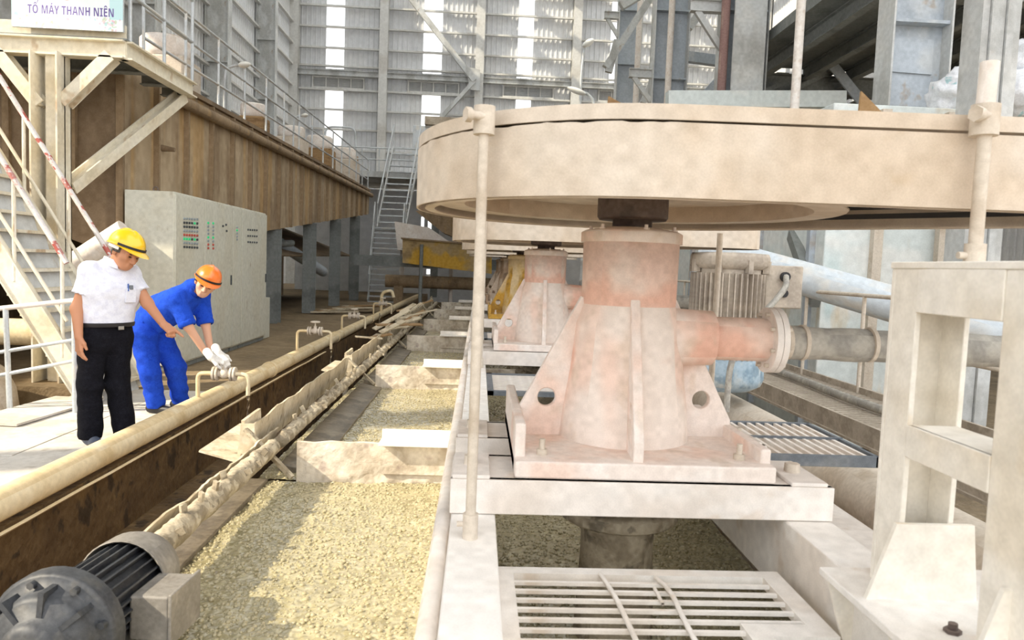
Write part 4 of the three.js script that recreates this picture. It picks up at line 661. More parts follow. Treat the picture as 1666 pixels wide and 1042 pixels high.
{
  const t = thing('tank_handrail', 'thin pipe handrail along the top of the ribbed tank', 'handrail', V(TX, 4, -20)), h = (z, d) => V(TX - 0.02, tTop(z) + d, z);
  for (const d of [0.42, 0.8, 1.2]) part('rail', cyl(h(-10.4, d), h(-30.4, d), 0.022, 0.022, 8), M.galv, t);
  for (let i = 0; i <= 14; i++) { const z = -10.4 - i * 1.43; part('post', cyl(h(z, 0), h(z, 1.2), 0.022, 0.022, 8), M.galv, t); }
}
function streetLamp(p, h, reach, dir, label) {
  const t = thing('lamp_post', label, 'lamp', p, 'curved arm lamps');
  const q = p.clone().add(V(0, h, 0)), e = q.clone().add(V(dir * reach, reach * 0.55, 0));
  part('arm', tube([p, p.clone().add(V(0, h * 0.8, 0)), q.clone().add(V(dir * reach * 0.15, reach * 0.25, 0)), q.clone().add(V(dir * reach * 0.6, reach * 0.48, 0)), e], 0.025, 8, 6), M.galv, t);
  part('head', new THREE.SphereGeometry(1, 16, 10).scale(reach * 0.42, 0.055, 0.1).rotateZ(dir * 0.18).translate(e.x + dir * reach * 0.3, e.y + 0.01, e.z), M.lampHead, t);
}
{ const z = -14.6, b = onZ(366, 118, z); streetLamp(V(b.x, tTop(z), z), b.y - tTop(z), 0.28, 1, 'curved arm lamp on the tank handrail'); }
{ const z = -23, b = onZ(478, 195, z); streetLamp(V(b.x, tTop(z), z), b.y - tTop(z), 0.25, 1, 'small curved arm lamp further along the tank handrail'); }
{ // agitator drives on the tank
  const spots = [[270, 92, -13.5, 0.42, 0.32], [412, 188, -18.5, 0.3, 0.28], [474, 222, -24, 0.42, 0.3], [520, 240, -27, 0.45, 0.4], [560, 258, -30, 0.5, 0.4]];
  const words = ['by the platform corner', 'under the curved arm lamp', 'second past the curved arm lamp', 'third past the curved arm lamp', 'at the far end'];
  spots.forEach(([px, py, z, r, h], i) => {
    const c = onZ(px, py, z), y = tTop(z) - 0.2, t = thing('agitator_drive', `round capped agitator drive on the tank ${words[i]}`, 'drive', V(c.x, y, z), 'agitator drives on the tank');
    part('gear_housing', box(c.x - r * 0.9, c.x + r * 1.1, y, c.y - h * 0.2, z - r, z + r, 0.04), i % 2 ? M.wood : M.dustTrim, t);
    part('cap', lathe([[0, c.y + h], [r * 0.9, c.y + h * 0.95], [r, c.y + h * 0.8], [r, c.y], [r * 0.8, c.y - h * 0.2]], V(c.x, 0, z), 24), M.dust, t);
  });
}
// yellow drum and slanting pipes under the tank
solid('yellow_drum', lathe([[0, 0.35], [0.5, 0.5], [0.62, 0.9], [0.62, 1.7], [0.5, 1.9], [0, 1.95]], V(-6.0, -0.35, -18.5), 28), M.yellow, 'dirty yellow drum under the tank between the steel legs', 'drum');
solid('drain_pipe', cyl(V(-5.6, 2.3, -18.2), V(-5.0, 1.1, -24), 0.16, 0.16, 16), M.steelBlue, 'grey pipe slanting down under the tank', 'pipe');
solid('drain_pipe', cyl(V(-7, 1.6, -15.5), V(-5.0, 1.9, -20), 0.09, 0.09, 12), M.darkSteel, 'thin dark pipe crossing under the tank', 'pipe');
for (let i = 0; i < 8; i++) { const p = onY(505 + i * 9, 508 - i * 1.5, 0.05 + i * 0.02); solid('scrap_plank', bar(p, p.clone().add(V(0.9 + 0.4 * hash2(i, 2, 2), 0.03, -1.2 + 1.6 * hash2(i, 8, 1))), 0.22, 0.03), i % 2 ? M.wood : M.mudPlate, `${i % 2 ? 'brown' : 'mud-coated'} scrap plank in the pile on the dirt floor by the tank legs`, 'plank', 'scrap planks by the tank legs'); }

// ---------------------------------------------------------------- control cabinets
const CX = -3.85;
const cabMats = { dark: plain(0x3a3f42, 0.5), red: plain(0xb04a3c, 0.5), green: new THREE.MeshPhysicalMaterial({ color: 0x1d7a4c, emissive: 0x22e08a, emissiveIntensity: 0.25, roughness: 0.3 }), grey: plain(0x8c9498, 0.5), orange: plain(0xc0703c, 0.5) };
function cabinet(z0, z1, label, doors, decorate, top) {
  const t = thing('control_cabinet', label, 'cabinet', V(CX - 0.3, 0, (z0 + z1) / 2), 'control cabinets'), H = 2.28;
  part('body', box(CX - 0.62, CX - 0.012, 0.06, H, z1, z0, 0.01), M.cabinet, t);
  part('plinth', box(CX - 0.6, CX - 0.03, 0, 0.08, z1 + 0.02, z0 - 0.02), M.darkSteel, t);
  doors.forEach(([a, b]) => { const d = part('door', box(CX - 0.014, CX + 0.012, 0.09, H - 0.03, b + 0.012, a - 0.012, 0.004), M.cabinet, t); if (a - b > 0.6) part('handle', box(CX + 0.01, CX + 0.028, 1.05, 1.2, b + 0.05, b + 0.08, 0.004), cabMats.dark, d); });
  decorate?.((name, geos, m, l) => part(name, geos, m, t, l));
  if (top) for (const z of [z0 - 0.15, z1 + 0.2]) part('lifting_eye', new THREE.TorusGeometry(0.03, 0.008, 6, 12).translate(CX - 0.3, H + 0.03, z), M.hub, t);
}
const cz = (px) => onX(px, 400, CX).z;
const lampAt = (px, py, r = 0.017) => { const p = onX(px, py, CX + 0.012); return cyl(p, p.clone().add(V(0.018, 0, 0)), r, r * 0.9, 10); };
function lampGrid(add, x0, x1, y0, y1, nx, ny, pick) {
  for (let j = 0; j < ny; j++) for (let i = 0; i < nx; i++) { const k = pick(i, j); add(k === 'green' ? 'lit_lamp' : 'push_button', lampAt(x0 + (x1 - x0) * i / Math.max(1, nx - 1), y0 + (y1 - y0) * j / (ny - 1) + (x1 - x0) * i / Math.max(1, nx - 1) * 0.06), cabMats[k]); }
}
cabinet(cz(284), cz(377), 'wide two-door control cabinet with a grid of push buttons', [[cz(284), cz(331)], [cz(332), cz(377)]], (add) => {
  lampGrid(add, 299, 320, 356, 402, 6, 8, (i, j) => (j === 1 && i === 4) || (j === 5 && i !== 3 && i < 5) ? 'green' : j % 3 === 0 ? 'grey' : j === 4 || j === 6 ? 'red' : 'dark');
  lampGrid(add, 338, 346, 363, 404, 2, 8, (i, j) => j === 0 || j === 4 ? 'green' : j > 5 ? 'red' : 'grey');
  add('switch', [lampAt(362, 368), lampAt(367, 366), lampAt(368, 376)], cabMats.dark);
}, true);
cabinet(cz(378), cz(392), 'narrow control cabinet squeezed between the wide ones', [[cz(378), cz(392)]], (add) => { lampGrid(add, 385, 385.1, 370, 390, 1, 5, (i, j) => j === 1 ? 'green' : 'grey'); });
cabinet(cz(393), cz(433), 'tall control cabinet with dark switch rows at the end of the line', [[cz(393), cz(433)]], (add) => { lampGrid(add, 403, 417, 374, 394, 5, 3, () => 'dark'); }, true);
solid('cable_box', box(CX - 0.45, CX - 0.05, 0, 0.75, cz(445), cz(436), 0.01), M.cabinet, 'low white box standing at the end of the cabinets', 'box');

// ================================================================ FAR END: stairs, platform, chutes
function farStair(name, label, A, B, width, n) {   // A foot, B head (centre lines), rises away from the camera
  const t = thing(name, label, 'stair', A.clone(), 'steel stairs at the end of the launder'), d = B.clone().sub(A), h = width / 2;
  for (const s of [-1, 1]) {
    const o = V(s * h, 0, 0);
    part('stringer', bar(A.clone().add(o), B.clone().add(o), 0.05, 0.24, V(0, -d.z, d.y)), M.steel, t);
    part('handrail', [cyl(A.clone().add(o).add(V(0, 1.0, 0)), B.clone().add(o).add(V(0, 1.0, 0)), 0.03, 0.03, 8)], M.galv, t);
    for (const k of [0, 0.33, 0.66, 1]) { const p = A.clone().addScaledVector(d, k).add(o); part('baluster', cyl(p, p.clone().add(V(0, 1.0, 0)), 0.022, 0.022, 6), M.galv, t); }
  }
  for (let i = 0; i <= n; i++) { const p = A.clone().addScaledVector(d, i / n); part('tread', box(p.x - h, p.x + h, p.y - 0.02, p.y + 0.03, p.z - 0.13, p.z + 0.1), M.galv, t); }
}
const S0 = onY(624, 492, 0), S1 = onZ(633, 372, S0.z - 1.9), S2 = S1.clone().add(V(0.0, 0, -0.7)), S3 = onZ(662, 242, S2.z - 2.4);
farStair('access_stair', 'steel stair, lower flight, rising from the dirt floor', S0, S1, 1.15, 14);
farStair('access_stair', 'steel stair, upper flight, lit by the end wall', S2, S3, 1.15, 13);
solid('stair_landing', box(S1.x - 0.7, S1.x + 0.7, S1.y - 0.08, S1.y, S2.z, S1.z), M.steel, 'small steel landing between the two stair flights', 'landing');
{
  const z = S3.z - 0.2, y = onZ(640, 280, z).y, t = thing('end_platform', 'steel gallery with pipe railings at the head of the stairs', 'platform', V(-3, y, z));
  part('deck', box(-9, 3.5, y - 0.25, y, z - 5, z), M.steel, t);
  for (const x of [-5.6, -2, 1.5]) part('leg', ibeam(V(x, 0, z - 0.4), V(x, y - 0.25, z - 0.4), 0.3, 0.3, 0.02, FWD), M.darkSteel, t);
  for (const d of [0.5, 1.0]) { part('rail', cyl(V(-9, y + d, z), V(S3.x - 0.7, y + d, z), 0.03, 0.03, 8), M.galv, t); part('rail', cyl(V(S3.x + 0.8, y + d, z), V(3.4, y + d, z), 0.03, 0.03, 8), M.galv, t); }
  for (let i = 0; i < 11; i++) { const x = -9 + i * 0.75; if (x < S3.x - 0.6) part('post', cyl(V(x, y, z), V(x, y + 1.0, z), 0.026, 0.026, 6), M.galv, t); }
  part('tall_rail', bent([onZ(527, 262, z - 1), onZ(530, 206, z - 1), onZ(578, 208, z - 1), onZ(580, 268, z - 1)], 0.045, 0.3, 8), M.galv, t);
  part('tall_rail', bent([onZ(768, 240, z - 1), onZ(770, 181, z - 1), onZ(816, 182, z - 1), onZ(818, 240, z - 1)], 0.045, 0.3, 8), M.galv, t);
  }
{ const z = S3.z - 1.5, a = onZ(672, 204, z), b = onZ(690, 280, z); solid('equipment_box', box(a.x, b.x + 0.2, b.y, a.y, z - 0.5, z, 0.02), M.galv, 'pale upright box at the head of the stairs', 'box'); }
{ const z = S3.z - 0.8, y = onZ(640, 280, z).y; for (let i = 0; i < 4; i++) { const a = onZ(505 + i * 22, 262, z); solid('drive_unit', [box(a.x - 0.28, a.x + 0.28, y, y + 0.5 + 0.15 * (i % 2), z - 0.3, z + 0.3, 0.05), lathe([[0, y + 0.95], [0.24, y + 0.9], [0.24, y + 0.6], [0.15, y + 0.45]], V(a.x, 0, z), 16)], i % 2 ? M.wood : M.dust, `${i % 2 ? 'brown' : 'pale'} drive unit standing on the end gallery, ${i < 2 ? 'near the tank end' : 'toward the stair head'}`, 'drive', 'drive units on the end gallery'); } }
// yellow launder chute and pale hopper crossing at the end of the cells
{
  const z = -24.5, P = (x, y, zz = z) => onZ(x, y, zz);
  const t = thing('yellow_chute', 'dirty yellow sloping chute crossing behind the cells', 'chute', P(690, 440).setY(1.4));
  part('side_sheet', plate([P(655, 388), P(655, 428), P(800, 446), P(800, 400)], FWD, 0.05), M.yellow, t);
  part('top_flange', bar(P(653, 388), P(802, 400), 0.3, 0.05), M.tankRib, t);
  part('prop', cyl(P(686, 398, z + 0.2), V(P(686, 400, z + 0.2).x, -0.4, z + 0.2), 0.06, 0.06, 8), M.darkSteel, t);
  solid('pale_hopper', [plate([P(645, 362, -26), P(700, 372, -26), P(752, 408, -26), P(650, 408, -26)], FWD, 1.2), cyl(V(P(655, 405, -26).x, -0.02, -26), P(655, 405, -26), 0.07, 0.07, 8), cyl(V(P(735, 405, -26).x, -0.45, -26), P(735, 405, -26), 0.07, 0.07, 8)], M.dust, 'pale dusty hopper above the yellow chute', 'hopper');
  solid('brown_hopper', plate([P(678, 345, -27), P(752, 345, -27), P(752, 392, -27), P(722, 380, -27)], FWD, 1.2), M.tankRib, 'brown sloping hopper side under the end gallery', 'hopper');
  solid('cross_pipe', [cyl(V(-3.2, 0.85, -25.6), V(2.5, 0.85, -25.6), 0.22, 0.22, 18), box(-2.9, -2.6, -0.01, 0.75, -25.75, -25.45), box(2, 2.3, -0.4, 0.75, -25.75, -25.45)], M.tankRib, 'thick brown pipe crossing low at the end of the cells', 'pipe');
  solid('cross_beam_end', box(-4.2, 2.5, 1.35, 1.7, -25.2, -24.95), M.darkSteel, 'grey steel beam crossing under the yellow chute', 'beam');
  const wz = -36.6, w = thing('wall_end', 'sheet wall with slit openings below the end gallery', 'wall', V(-1, -0.4, wz), undefined, 'structure');
  const xs = [-9, onZ(684, 400, wz).x, onZ(689, 400, wz).x, onZ(695, 400, wz).x, onZ(701, 400, wz).x, 5], ys = [-0.4, onZ(690, 452, wz).y, onZ(690, 438, wz).y, onZ(690, 380, wz).y, onZ(690, 353, wz).y, 5];
  for (const a of [0, 2, 4]) part('sheet', box(xs[a], xs[a + 1], -0.4, 5, wz - 0.05, wz), M.clad, w);
  for (const a of [1, 3]) for (const r of [0, 2, 4]) part('sheet', box(xs[a], xs[a + 1], ys[r], ys[r + 1], wz - 0.05, wz), M.clad, w);
}

{ // reagent floor over the far cells, hidden behind the belt guards; it shades what lies below
  const t = thing('floor_upper', 'concrete reagent floor over the rear cells', 'floor', V(2.2, 5, -26), undefined, 'structure');
  part('slab', box(-1.5, 6, 5, 5.2, -34, -19), M.concrete, t);
  for (const z of [-19.3, -23, -27, -31]) part('girder', ibeam(V(-1.5, 4.82, z), V(6, 4.82, z), 0.36, 0.2, 0.03), M.steel, t);
  for (const z of [-23, -31]) part('leg', ibeam(V(2.2, -0.7, z), V(2.2, 4.6, z), 0.3, 0.3, 0.02, FWD), M.steel, t);
}

// ================================================================ RIGHT-HAND SIDE: pipes, walkway, columns, upper floors
solid('slurry_main', cyl(V(2.0, 0.4, 1), V(2.0, 0.4, -16), 0.16, 0.16, 28), M.dustTrim, 'thick dusty pipe running along the cells under the side grating', 'pipe');
solid('cell_edge_beam', box(1.45, 1.75, 0.1, 0.42, -16, 1, 0.01), M.dust, 'pale box beam between the cell wall and the thick pipe', 'beam');
{
  const t = thing('side_walkway', 'dusty bar-grating walkway with pipe handrail beyond the thick pipe', 'walkway', V(3.3, 0.2, -7)), y = 0.4, x0 = 2.98, x1 = 3.72;
  part('edge_channel', [box(x0 - 0.03, x0, y - 0.16, y + 0.01, -14, -2), box(x0 - 0.05, x0, y - 0.16, y - 0.14, -14, -2)], M.walkBar, t);
  part('edge_channel', box(x1, x1 + 0.03, y - 0.16, y + 0.06, -14, -2), M.walkBar, t);
  for (let i = 0; i < 150; i++) { const z = -2.1 - i * 0.08; part('bar', box(x0, x1, y - 0.04, y, z - 0.02, z + 0.02), M.walkBar, t); }
  for (let i = 0; i < 9; i++) { const z = -3.2 - i * 1.25; part('post', cyl(V(x1, y, z), V(x1, y + 0.95, z), 0.02, 0.02, 8), M.dustTrim, t); }
  for (const d of [0.5, 0.95]) part('rail', cyl(V(x1, y + d, -2), V(x1, y + d, -14), 0.02, 0.02, 8), M.dustTrim, t);
}
solid('water_hose', tube([V(3.2, 0.45, -11), V(3.3, 0.45, -9), V(3.35, 0.45, -7.6), V(3.3, 0.45, -6), V(3.5, 0.45, -4)], 0.04, 10, 8), M.hose, 'dark hose lying along the side walkway', 'hose');
solid('blue_pipe', cyl(onZ(1150, 408, -9.2), onZ(1720, 572, -6.4), 0.19, 0.19, 24), M.pipeBlue, 'pale blue dusty pipe sloping down behind the walkway handrail', 'pipe');
{ const a = V(1.72, 0.4, -2.0), t = thing('pipe_union', 'flanged valve standing on the side walkway behind the motor stand', 'valve', V(3.4, 0.4, -5.2)); part('body', [cyl(V(3.4, 0.4, -5.2), V(3.4, 0.62, -5.2), 0.07, 0.07, 12), cyl(V(3.4, 0.5, -5.2), V(3.4, 0.53, -5.2), 0.13, 0.13, 16), cyl(V(3.4, 0.56, -5.2), V(3.4, 0.585, -5.2), 0.13, 0.13, 16)], M.dustTrim, t); for (let i = 0; i < 6; i++) part('bolt', cyl(V(3.4 + 0.11 * Math.cos(i), 0.48, -5.2 + 0.11 * Math.sin(i)), V(3.4 + 0.11 * Math.cos(i), 0.62, -5.2 + 0.11 * Math.sin(i)), 0.012, 0.012, 6), M.dustTrim, t); }
{
  const t = thing('steel_tank', 'pale blue-green stained steel tank behind the walkway', 'tank', V(5.2, -0.7, -12));
  part('shell', box(4.4, 6.1, -0.7, 3.72, -16.4, -9.3, 0.02), M.cyan, t);
  for (const z of [-9.6, -11.4, -13.2, -15]) part('stiffener', box(4.32, 4.4, -0.5, 3.65, z - 0.05, z + 0.05), M.steelBlue, t);
  for (const x of [5.05, 5.9]) part('stiffener', box(x - 0.06, x + 0.06, -0.5, 3.65, -9.3, -9.2), M.dustTrim, t);
  part('strut', bar(V(4.4, 2.1, -10.3), V(4.2, 1.2, -9.0), 0.12, 0.16), M.darkSteel, t);
}
{ const z = -16.6; solid('cyan_beam', bar(onZ(1085, 163, z), onZ(1372, 163, z), 0.3, 0.36), M.cyan, 'pale blue-green box beam behind the beige pipe above the guard', 'beam'); }

// building columns
function craneColumn(px0, px1, z, label, bracket) {
  const a = onZ(px0, 90, z).x, b = onZ(px1, 90, z).x, t = thing('building_column', label, 'column', V((a + b) / 2, -0.7, z), 'building columns'), w = Math.min(0.62, (b - a) * 0.55);
  part('web', box(a, b, -0.7, 20, z - 0.03, z + 0.0), M.steelBlue, t);
  part('flange', box(a - 0.03, a, -0.7, 20, z - w / 2, z + w / 2), M.steel, t); part('flange', box(b, b + 0.03, -0.7, 20, z - w / 2, z + w / 2), M.steel, t);
  for (let i = 0; i < 7; i++) part('stiffener', box(a, b, 1.3 + i * 2.1, 1.35 + i * 2.1, z - w / 2, z + w / 2 - 0.05), M.steelBlue, t);
  if (bracket) { const [py, len, dy] = bracket, y = onZ(px0, py, z).y; part('bracket_arm', ibeam(V(a - 0.02, y, z + 0.1), V(a - len, y, z + 0.1), 0.28, 0.2, 0.03), M.steel, t); part('bracket_strut', bar(V(a - 0.02, y - dy, z + 0.1), V(a - len * 0.8, y - 0.12, z + 0.1), 0.14, 0.12, FWD), M.steel, t); }
  return t;
}
{ const t = craneColumn(1440, 1530, -11.6, 'pale blue-grey steel column with welded plate, next to the white bags', null), z = -11.58; part('welded_plate', plate([onZ(1443, 60, z), onZ(1519, 65, z), onZ(1515, 122, z), onZ(1441, 116, z)], FWD, 0.03), M.steelBlue, t); }
craneColumn(1172, 1240, -17.5, 'steel column behind the reddish riser pipe', [14, 0.8, 0.95]);
craneColumn(1062, 1115, -23.8, 'steel column behind the thin beige pipe', [122, 0.75, 0.85]);
craneColumn(1004, 1040, -30, 'steel column farthest along the hall', [27, 0.6, 0.8]);
const vpipe = (px, z, r, m, label, y0 = -0.7) => { const a = onZ(px, 0, z); solid('vertical_pipe', cyl(V(a.x, y0, z), V(a.x, 16, z), r, r, 16), m, label, 'pipe', 'vertical pipes by the columns'); };
vpipe(1304, -12.5, 0.075, M.dust, 'beige vertical pipe standing alone before the dark upper floor', 3.72);
vpipe(1182, -17.1, 0.1, M.redBrown, 'reddish vertical pipe against the second steel column');
vpipe(1094, -23.3, 0.1, M.dust, 'thin beige vertical pipe on the third steel column');
vpipe(1042, -29, 0.11, M.dust, 'thin beige vertical pipe on the farthest steel column');
solid('cladding_sheet', box(onZ(1192, 90, -16.9).x, onZ(1244, 90, -16.9).x, -0.7, 16, -16.95, -16.9), M.steel, 'tall beige sheet beside the reddish pipe', 'sheet');
// leaning box column at the edge and capped pipe before it
{ const z = -8.2, t = thing('box_column', 'dusty grooved box column behind the tie rod on the motor stand', 'column', onZ(1580, 170, z).setY(-0.7)); const a = onZ(1596, 60, z), b = onZ(1660, 60, z); for (let i = 0; i < 5; i++) { const x = a.x + (b.x - a.x) * i / 5, w = (b.x - a.x) / 5; part('face_strip', box(x, x + w - 0.01, -0.7, 12, z - 0.35, z + (i % 2 ? 0.03 : 0)), M.steel, t); } }
{ const p = V(1.245, 1.95, -1.775); solid('capped_stub', [cyl(V(1.265, 1.9, -1.85), V(1.27, 2.06, -1.85), 0.022, 0.022, 14)], M.dust, 'short capped stub pipe above the tie rod clamp', 'pipe'); }
// upper floors with joists
{
  const t = thing('upper_floor', 'dark underside of an upper floor on parallel joists', 'floor', V(9, 6, -18)), y = 7.0;
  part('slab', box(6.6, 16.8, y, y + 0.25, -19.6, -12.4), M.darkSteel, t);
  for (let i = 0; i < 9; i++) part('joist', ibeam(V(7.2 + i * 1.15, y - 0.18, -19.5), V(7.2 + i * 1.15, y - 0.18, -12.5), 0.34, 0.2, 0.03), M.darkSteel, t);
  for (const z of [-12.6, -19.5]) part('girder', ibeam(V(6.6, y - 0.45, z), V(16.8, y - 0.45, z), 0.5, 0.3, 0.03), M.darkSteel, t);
}
{
  const t = thing('upper_floor', 'second dark floor above the blue-grey column', 'floor', V(9, 10, -18)), y = 11.2;
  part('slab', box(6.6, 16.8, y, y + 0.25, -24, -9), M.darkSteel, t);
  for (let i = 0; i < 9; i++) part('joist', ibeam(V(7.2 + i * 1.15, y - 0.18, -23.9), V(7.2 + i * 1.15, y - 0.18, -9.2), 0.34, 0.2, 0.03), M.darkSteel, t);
}
{ // diagonal steps, bracing and dark posts seen between the columns
  const z = -19, t = thing('inner_stair', 'dark steel stair under the upper floor', 'stair', onZ(1380, 150, z)); const A = onZ(1330, 75, z), B = onZ(1412, 178, z), d = B.clone().sub(A);
  for (const dz of [0, -0.9]) part('stringer', bar(A.clone().add(V(0, 0, dz)), B.clone().add(V(0, 0, dz)), 0.05, 0.25, V(1, 1, 0)), M.steelBlue, t);
  for (let i = 0; i < 9; i++) { const p = A.clone().addScaledVector(d, i / 8); part('tread', box(p.x - 0.14, p.x + 0.14, p.y, p.y + 0.04, z - 0.9, z), M.darkSteel, t); }
  solid('inner_post', box(onZ(1266, 90, -20).x, onZ(1286, 90, -20).x, -0.7, 7, -20.3, -20), M.darkSteel, 'dark grey post under the upper floor', 'post');
  for (const [a, b, c2, d2] of [[1240, 98, 1268, 76], [1242, 150, 1268, 138], [1284, 150, 1400, 92]]) part('brace', bar(onZ(a, b, -19.3), onZ(c2, d2, -19.3), 0.1, 0.12), M.darkSteel, t);
}
{ const w = thing('wall_right', 'grey corrugated hall wall seen under the upper floor', 'wall', V(14, -0.7, -30), undefined, 'structure'); const g = (a, b) => corrugated(a, b, -0.7, 20, 0).rotateY(-Math.PI / 2).translate(17, 0, 0); for (const [a, b] of [[-45, -36.2], [-35.1, -21], [-21, -5]]) part('cladding_panel', g(a, b), M.clad, w); for (const [a, b] of [[-36.2, -35.1]]) part('translucent_sheet', box(16.97, 17.0, -0.7, 20, a, b), M.stripSheet, w); }
// truss work behind the third and fourth columns
{
  const z = -27, t = thing('bracket_truss', 'dusty lattice bracing between the farther steel columns', 'truss', onZ(1020, 150, z)), P = (x, y) => onZ(x, y, z);
  part('chord', bar(P(1010, 10), P(1060, -20), 0.3, 0.3), M.steel, t); part('chord', bar(P(985, 110), P(1064, -12), 0.25, 0.25, FWD), M.steel, t);
  part('diagonal', bar(P(1046, 168), P(1070, 108), 0.2, 0.2, FWD), M.steel, t); part('diagonal', bar(P(990, 118), P(1004, 66), 0.25, 0.2, FWD), M.steel, t);
  part('diagonal', bar(P(1130, 172), P(1170, 128), 0.25, 0.2, FWD), M.steelBlue, t); part('diagonal', bar(P(1120, 45), P(1165, -10), 0.3, 0.25, FWD), M.steel, t);
  part('chord', bar(P(1112, 92), P(1172, 100), 0.3, 0.35), M.steelBlue, t);
}
{ const z = -36, b = onZ(966, 172, z); const t = thing('lamp_post', 'curved arm lamp in front of the end wall', 'lamp', b.clone().setY(5), 'curved arm lamps'); part('arm', tube([onZ(966, 240, z).setY(-0.4), onZ(966, 240, z), onZ(967, 172, z), onZ(960, 156, z), onZ(945, 149, z)], 0.07, 8, 8), M.galv, t); part('head', new THREE.SphereGeometry(1, 14, 8).scale(0.5, 0.14, 0.2).rotateZ(-0.3).translate(...onZ(938, 148, z).toArray()), M.lampHead, t); }
{ const z = -38, t = thing('lamp_post', 'tall thin lamp post in front of the end wall', 'lamp', onZ(945, 180, z), 'curved arm lamps'); part('arm', tube([onZ(942, 240, z).setY(-0.4), onZ(942, 240, z), onZ(946, 120, z), onZ(950, 82, z)], 0.06, 8, 6), M.galv, t); part('head', new THREE.SphereGeometry(1, 14, 8).scale(0.35, 0.16, 0.2).rotateZ(0.6).translate(...onZ(957, 70, z).toArray()), M.lampHead, t); }
// white sacks on the tank
for (const [px, py, z, r, i] of [[1556, 158, -10.2, 0.34, 0], [1572, 128, -10.2, 0.22, 1], [1655, 150, -9.9, 0.34, 2], [1668, 100, -10, 0.3, 3]]) {
  const c = onZ(px, py, z), g = new THREE.IcosahedronGeometry(r, 5), p = g.attributes.position; for (let k = 0; k < p.count; k++) { const v = V(p.getX(k), p.getY(k), p.getZ(k)), n = 1 + 0.32 * noise.noise(v.x * 7 + i * 5, v.y * 7, v.z * 7) + 0.12 * noise.noise(v.x * 19, v.y * 19 + i, v.z * 19); p.setXYZ(k, v.x * n * 1.1, v.y * n * 0.9, v.z * n); }
  const m = mergeVertices(clean(g)); m.computeVertexNormals(); solid('plastic_sack', m.translate(c.x, c.y, c.z), M.bag, ['crumpled white plastic sack leaning on the blue-grey column', 'small crumpled white sack on top of the one by the blue-grey column', 'white plastic sack beyond the grooved box column, lowest of two', 'white plastic sack beyond the grooved box column, upper of two'][i], 'sack', 'white sacks');
}

// ================================================================ PEOPLE: distance fields of tapered bones, meshed by marching cubes
function bone(a, b, r0, r1 = r0) { return [a.x, a.y, a.z, b.x - a.x, b.y - a.y, b.z - a.z, r0, r1 - r0, 1 / Math.max(1e-9, a.distanceToSquared(b))]; }
function chain(pts, rs) { const o = []; for (let i = 0; i + 1 < pts.length; i++) o.push(bone(pts[i], pts[i + 1], rs[i], rs[i + 1])); return o; }
function boneField(bones, k) {
  return (x, y, z) => {
    let d = 1e3;
    for (const b of bones) {
      const px = x - b[0], py = y - b[1], pz = z - b[2]; let t = (px * b[3] + py * b[4] + pz * b[5]) * b[8]; t = t < 0 ? 0 : t > 1 ? 1 : t;
      const qx = px - b[3] * t, qy = py - b[4] * t, qz = pz - b[5] * t, e = Math.sqrt(qx * qx + qy * qy + qz * qz) - b[6] - b[7] * t;
      if (e - d > k) continue; const h = Math.max(0, k - Math.abs(d - e)) / k; d = Math.min(d, e) - h * h * k * 0.25;
    }
    return d;
  };
}
const smin = (a, b, k) => { const h = Math.max(0, k - Math.abs(a - b)) / k; return Math.min(a, b) - h * h * k * 0.25; };
function meshField(f, lo, hi, cell) {
  const pad = cell * 3, a = lo.clone().subScalar(pad), b = hi.clone().addScalar(pad), s = b.clone().sub(a), n = Math.max(12, Math.ceil(Math.max(s.x, s.y, s.z) / cell));
  const mc = new MarchingCubes(n, new THREE.MeshStandardMaterial(), false, false, 400000); mc.isolation = 0; mc.reset();
  const h = n / 2;
  for (let k = 0; k < n; k++) { const z = a.z + s.z * k / n; for (let j = 0; j < n; j++) { const y = a.y + s.y * j / n; for (let i = 0; i < n; i++) mc.field[i + j * n + k * n * n] = -f(a.x + s.x * i / n, y, z); } }
  mc.update();
  const cnt = mc.count, pos = new Float32Array(cnt * 3);
  for (let i = 0; i < cnt; i++) { pos[i * 3] = a.x + s.x * (mc.positionArray[i * 3] + 1) / 2; pos[i * 3 + 1] = a.y + s.y * (mc.positionArray[i * 3 + 1] + 1) / 2; pos[i * 3 + 2] = a.z + s.z * (mc.positionArray[i * 3 + 2] + 1) / 2; }
  let g = new THREE.BufferGeometry(); g.setAttribute('position', new THREE.BufferAttribute(pos, 3)); g = mergeVertices(g, 1e-5); g.computeVertexNormals();
  const p = g.attributes.position, nn = g.attributes.normal; let flip = 0;
  for (let i = 0; i < p.count; i += 37) { const e = 0.004, x = p.getX(i), y = p.getY(i), z = p.getZ(i); flip += Math.sign(f(x + nn.getX(i) * e, y + nn.getY(i) * e, z + nn.getZ(i) * e) - f(x, y, z)); }
  if (flip < 0) { const ix = g.index.array; for (let i = 0; i < ix.length; i += 3) { const t = ix[i]; ix[i] = ix[i + 1]; ix[i + 1] = t; } g.computeVertexNormals(); }
  return g;
}
function hitField(f, px, py, t0 = 3, t1 = 12) { const r = ray(px, py).normalize(), c = camera.position; let t = t0; for (let i = 0; i < 400 && t < t1; i++) { const d = f(c.x + r.x * t, c.y + r.y * t, c.z + r.z * t); if (d < 0.0005) break; t += Math.max(0.0005, d * 0.8); } return c.clone().addScaledVector(r, t); }
const gradField = (f, p) => { const e = 0.002; return V(f(p.x + e, p.y, p.z) - f(p.x - e, p.y, p.z), f(p.x, p.y + e, p.z) - f(p.x, p.y - e, p.z), f(p.x, p.y, p.z + e) - f(p.x, p.y, p.z - e)).normalize(); };

